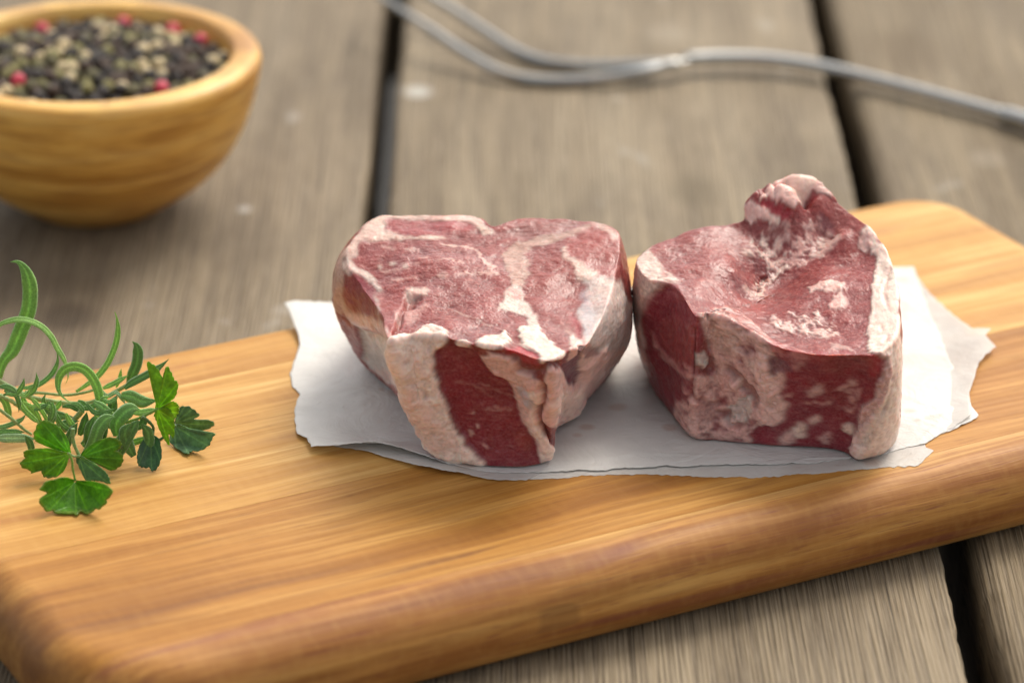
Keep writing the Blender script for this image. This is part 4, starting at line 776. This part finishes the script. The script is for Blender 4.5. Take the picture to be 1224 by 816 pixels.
rl = at(70, 545); ros = empty('rosemary_sprig', (rl[0], rl[1], 0), 'sprig of fresh rosemary with long curling narrow green leaves at the left of the board', 'herb')
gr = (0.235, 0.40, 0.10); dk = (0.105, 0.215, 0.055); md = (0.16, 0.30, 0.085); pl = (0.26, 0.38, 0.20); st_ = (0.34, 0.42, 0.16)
LV = [  # points, width, colour, ground row, twist
 ([(-2, 452), (4, 432), (15, 418), (26, 392), (33.5, 373), (36, 354), (35, 338), (30, 323), (22, 313.5), (12.5, 313)], 17, (0.17, 0.32, 0.08), 498, 0.0),
 ([(-8, 398), (0, 388), (9, 384), (22, 381.5), (37, 384), (51, 391), (62, 403), (68, 415), (76, 428), (80, 440), (81.5, 451), (78, 459)], 7.5, gr, 510, 0.5),
 ([(22, 463), (34, 463), (47, 459), (59, 450), (66, 440), (69, 429), (67, 416)], 6, md, 508, 0.3),
 ([(112, 522), (117, 500), (119, 481), (117, 466), (110, 451), (100, 441), (88, 438), (77, 442), (70.5, 452), (70, 465), (76, 475), (86, 482)], 11, gr, 528, 0.35),
 ([(91, 468), (103, 460), (116, 450), (128, 435), (136, 418), (140, 404), (141, 391), (139.5, 380), (137, 372)], 7, gr, 505, 0.2),
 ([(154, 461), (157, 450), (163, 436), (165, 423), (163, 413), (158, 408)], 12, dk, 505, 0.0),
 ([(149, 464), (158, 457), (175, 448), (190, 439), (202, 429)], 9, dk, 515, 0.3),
 ([(139, 463), (143, 452), (145, 440)], 4, gr, 508, 0), ([(123, 464), (138, 457), (154, 448)], 6, gr, 512, 0.2),
 ([(145, 472), (157, 474), (171, 480), (189, 478)], 14, md, 520, 0.1),
 ([(140, 521), (139, 507), (147, 495), (158, 488), (167, 489)], 17, md, 545, 0.2), ([(157, 493), (170, 492.5), (180, 491), (189, 488)], 8, gr, 535, 0.3),
 ([(143, 526), (155, 529), (167, 526), (178, 520)], 7.5, gr, 548, 0), ([(130, 512), (134, 496), (135, 482), (140, 472)], 11, dk, 535, 0.2),
 ([(53, 487), (62, 493), (75, 497), (88, 498)], 9, dk, 520, 0.1), ([(-5, 510), (5, 509.5), (15, 506), (26, 501), (31, 494)], 6, md, 530, 0.3),
 ([(-6, 523.5), (10, 523.5), (28, 523.5), (43, 524.5)], 10, pl, 535, 0), ([(122, 467), (129, 473), (139, 469), (147, 478), (150, 484)], 5, pl, 520, 0.4),
 ([(41, 482), (50, 491), (57, 503), (60, 512)], 5, gr, 528, 0.2), ([(20, 473), (28, 488), (40, 500), (52, 508)], 6, gr, 526, 0.2),
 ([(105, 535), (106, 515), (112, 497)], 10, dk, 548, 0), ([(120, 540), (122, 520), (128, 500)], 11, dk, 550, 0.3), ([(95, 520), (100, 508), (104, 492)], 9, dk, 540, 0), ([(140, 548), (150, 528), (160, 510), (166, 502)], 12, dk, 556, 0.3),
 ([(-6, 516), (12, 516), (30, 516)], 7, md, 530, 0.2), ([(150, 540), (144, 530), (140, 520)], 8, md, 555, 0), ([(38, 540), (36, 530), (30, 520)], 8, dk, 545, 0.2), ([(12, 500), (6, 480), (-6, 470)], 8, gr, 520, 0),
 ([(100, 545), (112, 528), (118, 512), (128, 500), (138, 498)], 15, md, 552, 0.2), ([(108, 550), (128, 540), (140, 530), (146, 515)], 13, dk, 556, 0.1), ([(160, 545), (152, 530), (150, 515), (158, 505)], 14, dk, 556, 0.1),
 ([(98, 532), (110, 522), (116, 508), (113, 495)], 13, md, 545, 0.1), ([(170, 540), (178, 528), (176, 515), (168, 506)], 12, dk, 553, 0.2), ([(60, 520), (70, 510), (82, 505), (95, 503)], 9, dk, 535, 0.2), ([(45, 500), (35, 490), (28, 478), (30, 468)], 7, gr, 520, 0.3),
 ([(70, 500), (60, 492), (52, 480), (55, 470)], 6, md, 520, 0.3), ([(112, 480), (124, 488), (134, 500), (137, 515)], 10, md, 540, 0.2),
 ([(128, 505), (122, 490), (124, 478), (131, 473)], 9, gr, 530, 0.3), ([(160, 512), (170, 506), (174, 496)], 9, dk, 545, 0.2), ([(76, 540), (84, 520), (93, 505)], 10, dk, 545, 0.2),
]
for q_ in range(24):
    t_ = random.random(); x_ = -4 + 128 * t_; y_ = 466 + 18 * math.sin(t_ * 2.6) + random.uniform(-6, 10); a_ = random.uniform(-0.5, 1.5); l_ = random.uniform(16, 40); b_ = random.uniform(-0.5, 0.5)
    LV.append(([(x_, y_), (x_ + l_ * .4 * math.cos(a_), y_ + l_ * .4 * math.sin(a_)), (x_ + l_ * .75 * math.cos(a_ + b_), y_ + l_ * .75 * math.sin(a_ + b_)), (x_ + l_ * math.cos(a_ + 1.6 * b_), y_ + l_ * math.sin(a_ + 1.6 * b_))], random.uniform(4, 7), random.choice((gr, md, md, dk)), 530 + random.uniform(0, 14), random.uniform(-.4, .4)))
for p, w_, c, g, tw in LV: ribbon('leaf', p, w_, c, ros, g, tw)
for p, w_, g in (([(-6, 452), (0, 456), (16, 465), (37, 475), (59, 479), (82, 482), (103, 482), (122, 476), (138, 468), (152, 460)], 7, 512), ([(-4, 471), (10, 477), (18, 482), (29, 491), (48, 506)], 5.5, 520), ([(17, 468), (26, 483), (37, 496), (49, 506)], 5, 518),
                 ([(-5, 486), (15, 501), (29, 513), (38, 519)], 4.5, 530), ([(30, 468), (55, 470), (80, 472), (105, 468), (120, 462)], 4, 515), ([(76, 514), (88, 502), (97, 492), (101, 482)], 8, 532)):
    stem('stem', p, w_, st_, ros, g)

def parsley_leaf(outline, c, basept, g0, gtip, col, parent, cup=0.0018, tips=5, edge=None):
    """outline in crop c; heights run from g0 (at the leaf stalk) to gtip (at the far edge)"""
    O = np.array([q[:2] for q in cp(c, outline)]); b = np.array(cp(c, [basept])[0]); n = 150
    O = catmull(O, n, True); r = np.linalg.norm(O - b, axis=1); th = np.arctan2(O[:, 1] - b[1], O[:, 0] - b[0])
    O = O + (O - b) / r[:, None] * (1.5 * (np.abs(np.sin(np.arange(n) * math.pi / 7.5 + 0.4 * np.sin(np.arange(n) * 0.13)))[:, None] - 0.6))
    rmax = r.max(); s = np.linspace(0, 1, 26); V, C = [], []
    loc = np.array(parent.location)
    # vein directions: the longest radii
    ks = sorted(range(n), key=lambda q: -(r[q] - 0.5 * (r[(q - 5) % n] + r[(q + 5) % n]) + 0.25 * r[q]))
    vs = []
    for q in ks:
        if all(abs((th[q] - v + math.pi) % (2 * math.pi) - math.pi) > 0.33 for v in vs): vs.append(th[q])
        if len(vs) >= tips: break
    for si in s:
        for q in range(n):
            p = b + (O[q] - b) * si; d = np.linalg.norm(p - b) / rmax
            gg = g0 + (gtip - g0) * d
            base = at(p[0], max(gg, p[1] + 1.0)); h = max((gg - p[1]) / 3880, 0.0006)
            da = min(abs((th[q] - v + math.pi) % (2 * math.pi) - math.pi) for v in vs)
            vein = math.exp(-(da * d * rmax / 1.0) ** 2) * (1 - 0.5 * d)
            sv = math.exp(-((((d * 9 + da * 5) % 1.0) - 0.5) / 0.13) ** 2) * 0.3 * (da < 0.5)
            q3 = base.copy(); q3[2] = h
            for _ in range(2):
                pr = to_px(q3); q3[2] += (pr[1] - p[1]) / 3880; q3[0] += (p[0] - pr[0]) / 4250
            bulge = cup * (math.cos(da * 5) * 0.35 + 0.9 * math.sin(2.1 * math.atan2(p[1] - b[1], p[0] - b[0]) + rmax) + 0.5 * d) * d
            q3 = q3 + UP * 0.25 * bulge + (CAM - q3) / 0.95 * (0.45 * bulge - 0.00012 * vein)
            q3[2] = max(q3[2], 0.0006); V.append(q3 - loc)
            cc = np.array(col) * (1 + 0.28 * vnoise(np.array([[p[0] / 9, p[1] / 9, c.__hash__() % 7]]), 3)[0]) * (1 + 0.6 * vein + 0.35 * sv) + np.array([0.05, 0.05, 0.0]) * vein
            if edge is not None and si > 0.93: cc = cc * 0.5 + 0.5 * np.array(edge)
            C.append(cc)
    V = np.array(V); C = np.array(C)
    i, j = np.meshgrid(np.arange(1, len(s) - 1), np.arange(n), indexing='ij'); k = (j + 1) % n
    F = np.stack([i * n + j, i * n + k, (i + 1) * n + k, (i + 1) * n + j], -1).reshape(-1, 4)
    V = V[n:]; C = C[n:]; F = F - n
    me = mesh_np('leaf', V, F); set_col(me, np.clip(C, 0, 0.9)); o = link('leaf', me, PAR, parent)
    m_ = o.modifiers.new('thickness', 'SOLIDIFY'); m_.thickness = 0.00028; m_.offset = 0
    return o
pg = (0.13, 0.34, 0.016); pd = (0.115, 0.23, 0.115); py_ = (0.20, 0.40, 0.015)
b1 = at(88, 590); par = empty('parsley_sprig', (b1[0], b1[1], 0), 'bright green parsley sprig with rounded lobed leaves in front of the rosemary', 'herb')
parsley_leaf([(575, 285), (570, 240), (545, 160), (490, 90), (420, 50), (350, 38), (310, 65), (275, 140), (290, 190), (340, 215), (405, 238), (480, 262), (540, 278)], 'h3', (570, 284), 568, 560, pg, par, edge=(0.22, 0.26, 0.03))
parsley_leaf([(562, 284), (480, 262), (400, 242), (300, 250), (215, 268), (192, 290), (200, 330), (165, 370), (180, 410), (240, 430), (260, 456), (330, 437), (350, 480), (390, 492), (460, 482), (520, 430), (552, 350)], 'h3', (560, 286), 569, 574, pg, par, edge=(0.22, 0.26, 0.03))
parsley_leaf([(612, 502), (540, 480), (470, 490), (380, 520), (335, 570), (330, 600), (385, 612), (330, 660), (323, 690), (370, 755), (430, 757), (480, 787), (560, 782), (620, 793), (660, 767), (720, 782), (770, 747), (812, 742), (862, 700), (872, 670), (902, 650), (908, 600), (860, 555), (780, 523), (700, 508)], 'h3', (612, 506), 596, 617, (0.11, 0.30, 0.012), par, edge=(0.25, 0.28, 0.03))
parsley_leaf([(655, 300), (720, 230), (800, 178), (900, 152), (962, 168), (988, 200), (976, 240), (940, 260), (985, 280), (1003, 330), (982, 390), (920, 432), (880, 422), (830, 380), (780, 350), (720, 322)], 'h3', (668, 304), 570, 566, (0.09, 0.27, 0.022), par, edge=(0.22, 0.26, 0.03))
parsley_leaf([(618, 330), (660, 308), (720, 340), (780, 378), (850, 440), (882, 490), (892, 555), (820, 527), (760, 517), (700, 512), (658, 430)], 'h3', (648, 318), 574, 586, (0.085, 0.20, 0.05), par)
stem('stem', [(87, 512), (87, 522), (89, 532), (95, 545)], 5, (0.22, 0.36, 0.12), par, 572); stem('stem', [(82, 541), (86, 550), (87, 560), (90, 574)], 3.2, (0.17, 0.36, 0.05), par, 600); stem('stem', [(95, 545), (88, 545), (82, 541)], 3, (0.25, 0.36, 0.12), par, 578)
b2 = at(190, 545); par2 = empty('parsley_sprig', (b2[0], b2[1], 0), 'parsley sprig with one upright yellow-green leaf and dark leaves lying on the board', 'herb')
parsley_leaf([(300, 560), (330, 470), (380, 430), (450, 420), (482, 460), (497, 570), (470, 660), (420, 707), (402, 670), (340, 667), (306, 640)], 'h5', (410, 400), 548, 565, (0.05, 0.135, 0.045), par2, tips=3)
parsley_leaf([(600, 310), (615, 270), (640, 190), (720, 185), (790, 235), (803, 257), (762, 282), (880, 290), (927, 325), (860, 362), (762, 367), (700, 342), (640, 330)], 'h5', (605, 308), 522, 514, pd, par2, tips=4)
parsley_leaf([(585, 330), (640, 318), (700, 348), (780, 388), (830, 422), (890, 410), (932, 415), (905, 460), (882, 512), (820, 547), (738, 552), (712, 572), (650, 542), (570, 472), (565, 400)], 'h5', (600, 330), 526, 542, pd, par2, tips=5)
parsley_leaf([(455, 195), (452, 120), (440, 20), (420, -60), (378, -170), (430, -155), (475, -110), (515, -35), (520, -100), (545, -140), (580, -90), (602, -40), (632, -10), (622, 60), (600, 105), (545, 150)], 'h5', (462, 192), 545, 540, py_, par2, cup=0.001, tips=4)
parsley_leaf([(470, 190), (520, 178), (580, 132), (632, 160), (637, 212), (602, 282), (585, 240), (550, 195)], 'h5', (480, 192), 548, 552, (0.24, 0.40, 0.015), par2, cup=0.001, tips=3)
parsley_leaf([(438, 232), (500, 192), (550, 192), (588, 240), (602, 330), (596, 432), (557, 400), (560, 492), (520, 440), (480, 362), (455, 292)], 'h5', (470, 200), 550, 552, (0.17, 0.36, 0.012), par2, cup=0.001, tips=4)
stem('stem', [(170, 498), (177, 503), (183, 510), (183, 518)], 4, (0.08, 0.17, 0.04), par2, 550); stem('stem', [(150, 505), (165, 500), (180, 493), (189, 488)], 4, (0.2, 0.34, 0.05), par2, 545); stem('stem', [(183, 530), (196, 522), (210, 508)], 4, (0.12, 0.22, 0.08), par2, 548)

# ------------------------------------------------------------------ pepper bowl
BX, BY, BR = -0.1352, 0.163, 0.0548
bowl = empty('pepper_bowl', (BX, BY, TZ), 'round turned wooden bowl with thick rim heaped with mixed peppercorns', 'bowl')
prof = [(0.0005, 0.0004), (0.018, 0.0004), (0.0215, 0.0008), (0.0238, 0.0024), (0.030, 0.0062), (0.037, 0.0115), (0.0435, 0.0185), (0.049, 0.0280), (0.0525, 0.0380), (0.0544, 0.0460), (0.0548, 0.0490), (0.0543, 0.0510), (0.0527, 0.0523), (0.0500, 0.0528),
        (0.0468, 0.0526), (0.0458, 0.0518), (0.0450, 0.0502), (0.0440, 0.0470), (0.040, 0.038), (0.035, 0.027), (0.026, 0.017), (0.014, 0.012), (0.0005, 0.011)]
P2 = catmull([(a, b, 0) for a, b in prof], 110); n = 128; a = np.linspace(0, 2 * math.pi, n, endpoint=False)
V = np.stack([P2[:, 0][:, None] * np.cos(a), P2[:, 0][:, None] * np.sin(a), np.broadcast_to(P2[:, 1][:, None], (110, n))], -1).reshape(-1, 3)
i, j = np.meshgrid(np.arange(109), np.arange(n), indexing='ij'); k = (j + 1) % n
F = np.stack([i * n + j, i * n + k, (i + 1) * n + k, (i + 1) * n + j], -1).reshape(-1, 4)
me = mesh_np('bowl_body', V, F[:, :]); bm = bmesh.new(); bm.from_mesh(me); bmesh.ops.remove_doubles(bm, verts=bm.verts, dist=1e-6); bmesh.ops.recalc_face_normals(bm, faces=bm.faces); bm.to_mesh(me); bm.free()
link('bowl_body', me, bowl_material(), bowl)
def corn_mesh(seed, wrinkle):
    bm = bmesh.new(); bmesh.ops.create_icosphere(bm, subdivisions=2, radius=1.0)
    co = np.array([v.co[:] for v in bm.verts]); d = 1 + wrinkle * (np.abs(vnoise(co * 2.6 + seed, seed)) - 0.25) + 0.06 * vnoise(co * 1.2, seed + 5)
    for v, k_ in zip(bm.verts, d): v.co *= k_
    me = bpy.data.meshes.new('peppercorn'); bm.to_mesh(me); bm.free(); me.shade_smooth(); return me
kinds = {'black': ([simple('black_pepper', (0.042, 0.030, 0.026), 0.45, 900, 0.5, 0.8), simple('dark_brown_pepper', (0.095, 0.055, 0.036), 0.5, 900, 0.5, 0.8)], 0.42), 'green': ([simple('green_pepper', (0.27, 0.235, 0.085), 0.6, 800, 0.5, 0.6), simple('olive_pepper', (0.15, 0.13, 0.06), 0.6, 800, 0.5, 0.6)], 0.30),
         'white': ([simple('white_pepper', (0.66, 0.52, 0.30), 0.6, 700, 0.35, 0.4)], 0.10), 'pink': ([simple('pink_pepper', (0.60, 0.05, 0.09), 0.35, 500, 0.3, 0.3)], 0.12)}
protos = {kname: [(lambda me_: (me_.materials.append(mt), me_)[1])(corn_mesh(s_ * 7 + len(kname), wr)) for mt in mts for s_ in range(3)] for kname, (mts, wr) in kinds.items()}
pts = []
pinks = [((211, 27), 'bright pink peppercorn at the back right of the pepper bowl'), ((148, 19), 'red peppercorn against the back rim of the bowl'), ((193, 101), 'pink peppercorn at the front right rim of the bowl'), ((50, 29), 'dusty pink peppercorn at the back left of the pepper bowl'), ((252, 38), 'dull red peppercorn at the far right of the pepper bowl'), ((22, 95), 'reddish peppercorn at the front left of the pepper bowl')]
def top_h(r): return 0.0490 + 0.0042 * (1 - (r / 0.0435) ** 2)
for (x, y), lab in pinks:
    p = at(x, y, 2.65); dx, dy = p[0] - BX, p[1] - BY; k_ = min(1.0, 0.0405 / math.hypot(dx, dy)); pts.append((dx * k_, dy * k_, 0.00245, 'pink', lab))
tries = 0
while tries < 60000:
    tries += 1; r = 0.0430 * math.sqrt(random.random()); t = random.random() * 2 * math.pi; x, y = r * math.cos(t), r * math.sin(t); rad = random.uniform(0.0020, 0.00265)
    if all((x - q[0]) ** 2 + (y - q[1]) ** 2 > (0.84 * (rad + q[2])) ** 2 for q in pts):
        u = random.random(); kd = 'black' if u < 0.55 else 'green' if u < 0.86 else 'white'
        pts.append((x, y, rad, kd, None))
labs = {'black': ('black_peppercorn', 'wrinkled black peppercorn in the pepper mix heaped in the wooden bowl', 'black peppercorns in the bowl'), 'green': ('green_peppercorn', 'dull green peppercorn in the pepper mix heaped in the wooden bowl', 'green peppercorns in the bowl'),
        'white': ('white_peppercorn', 'pale cream peppercorn in the pepper mix heaped in the wooden bowl', 'white peppercorns in the bowl'), 'pink': ('pink_peppercorn', None, 'pink peppercorns in the bowl')}
for x, y, rad, kd, lab in pts:
    nm, lb, grp = labs[kd]; o = link(nm, random.choice(protos[kd])); r = math.hypot(x, y)
    o.location = (BX + x, BY + y, TZ + top_h(r) - rad + (0.0012 if kd == 'pink' else random.uniform(-0.0014, 0.0008))); o.scale = (rad,) * 3; o.rotation_euler = [random.uniform(0, 6.28) for _ in range(3)]
    tag(o, lab or lb, 'peppercorn', grp)
bm = bmesh.new(); srcs = [protos['black'][0], protos['green'][0], protos['black'][3]]; mats = [s_.materials[0] for s_ in srcs]
for z in (0.0455, 0.0425):
    cnt = []
    for _ in range(3000):
        r = 0.0400 * math.sqrt(random.random()); t = random.random() * 6.283; x, y = r * math.cos(t), r * math.sin(t)
        if all((x - q[0]) ** 2 + (y - q[1]) ** 2 > 0.0041 ** 2 for q in cnt): cnt.append((x, y))
    for x, y in cnt:
        k0 = len(bm.faces); s_ = random.choice((0, 0, 1, 2)); r_ = bmesh.ops.create_icosphere(bm, subdivisions=1, radius=0.0023, matrix=Matrix.Translation((BX + x, BY + y, TZ + z + random.uniform(-0.0006, 0.0006))))
        for v in r_['verts']:
            for f in v.link_faces: f.material_index = s_; f.smooth = True
me = bpy.data.meshes.new('pepper_fill'); bm.to_mesh(me); bm.free()
for mt in mats: me.materials.append(mt)
tag(link('pepper_fill', me), 'lower layers of mixed peppercorns filling the wooden bowl', 'peppercorns', None, 'stuff')

# ------------------------------------------------------------------ carving fork
fk = at(810, 78, -1.2); fork = empty('carving_fork', (fk[0], fk[1], TZ), 'two-pronged steel carving fork lying on the table behind the meat', 'fork')
STEEL = steel_material()
def metal(name, pts, R, flat=1.0, nn=12):
    P = catmull([at(*p) for p in pts], 70); R = np.interp(np.linspace(0, 1, 70), np.linspace(0, 1, len(R)), R) / 1000
    V, F = tube(P, R, nn, flat); me = mesh_np(name, V - np.array(fork.location), F); return link(name, me, STEEL, fork)
metal('tine', [(440, -14, -0.7), (480, 13, -1.0), (520, 39, -1.4), (560, 66, -1.8), (600, 87, -2.1), (640, 96, -2.2), (700, 96, -2.15), (760, 87, -1.95), (800, 78, -1.85)], [1.0, 1.3, 1.6, 1.75, 1.85, 1.9, 1.9, 1.9, 1.6])
metal('tine', [(475, -30, -0.7), (500, -12, -1.0), (535, 8, -1.4), (575, 34, -1.8), (612, 58, -2.1), (648, 73, -2.2), (700, 79, -2.12), (760, 78, -1.95), (800, 76, -1.85)], [1.0, 1.3, 1.6, 1.75, 1.85, 1.9, 1.9, 1.9, 1.6])
metal('shank', [(768, 82, -1.92), (790, 78.5, -1.86), (806, 76, -1.84), (816, 73.5, -1.84), (832, 70.5, -1.85)], [1.8, 2.9, 3.1, 1.3, 1.2], 0.65)
metal('handle', [(824, 70.5, -1.85), (826, 70.3, -1.85), (860, 69, -1.86), (910, 70, -1.88), (960, 76, -1.92), (1010, 86, -1.96), (1070, 101, -2.0), (1130, 117, -2.02), (1200, 136, -2.04)], [2.4, 3.1, 3.2, 3.1, 3.0, 2.9, 2.8, 2.8, 2.8], 0.75)
metal('collar', [(1198, 135.5, -2.03), (1203, 137, -2.02), (1212, 140, -2.0), (1232, 146, -1.98)], [2.6, 3.2, 3.4, 3.2], 0.9)
metal('grip', [(1230, 145, -1.98), (1260, 154, -1.94), (1330, 178, -1.92), (1420, 210, -1.92)], [3.2, 4.2, 4.6, 4.4], 0.8)
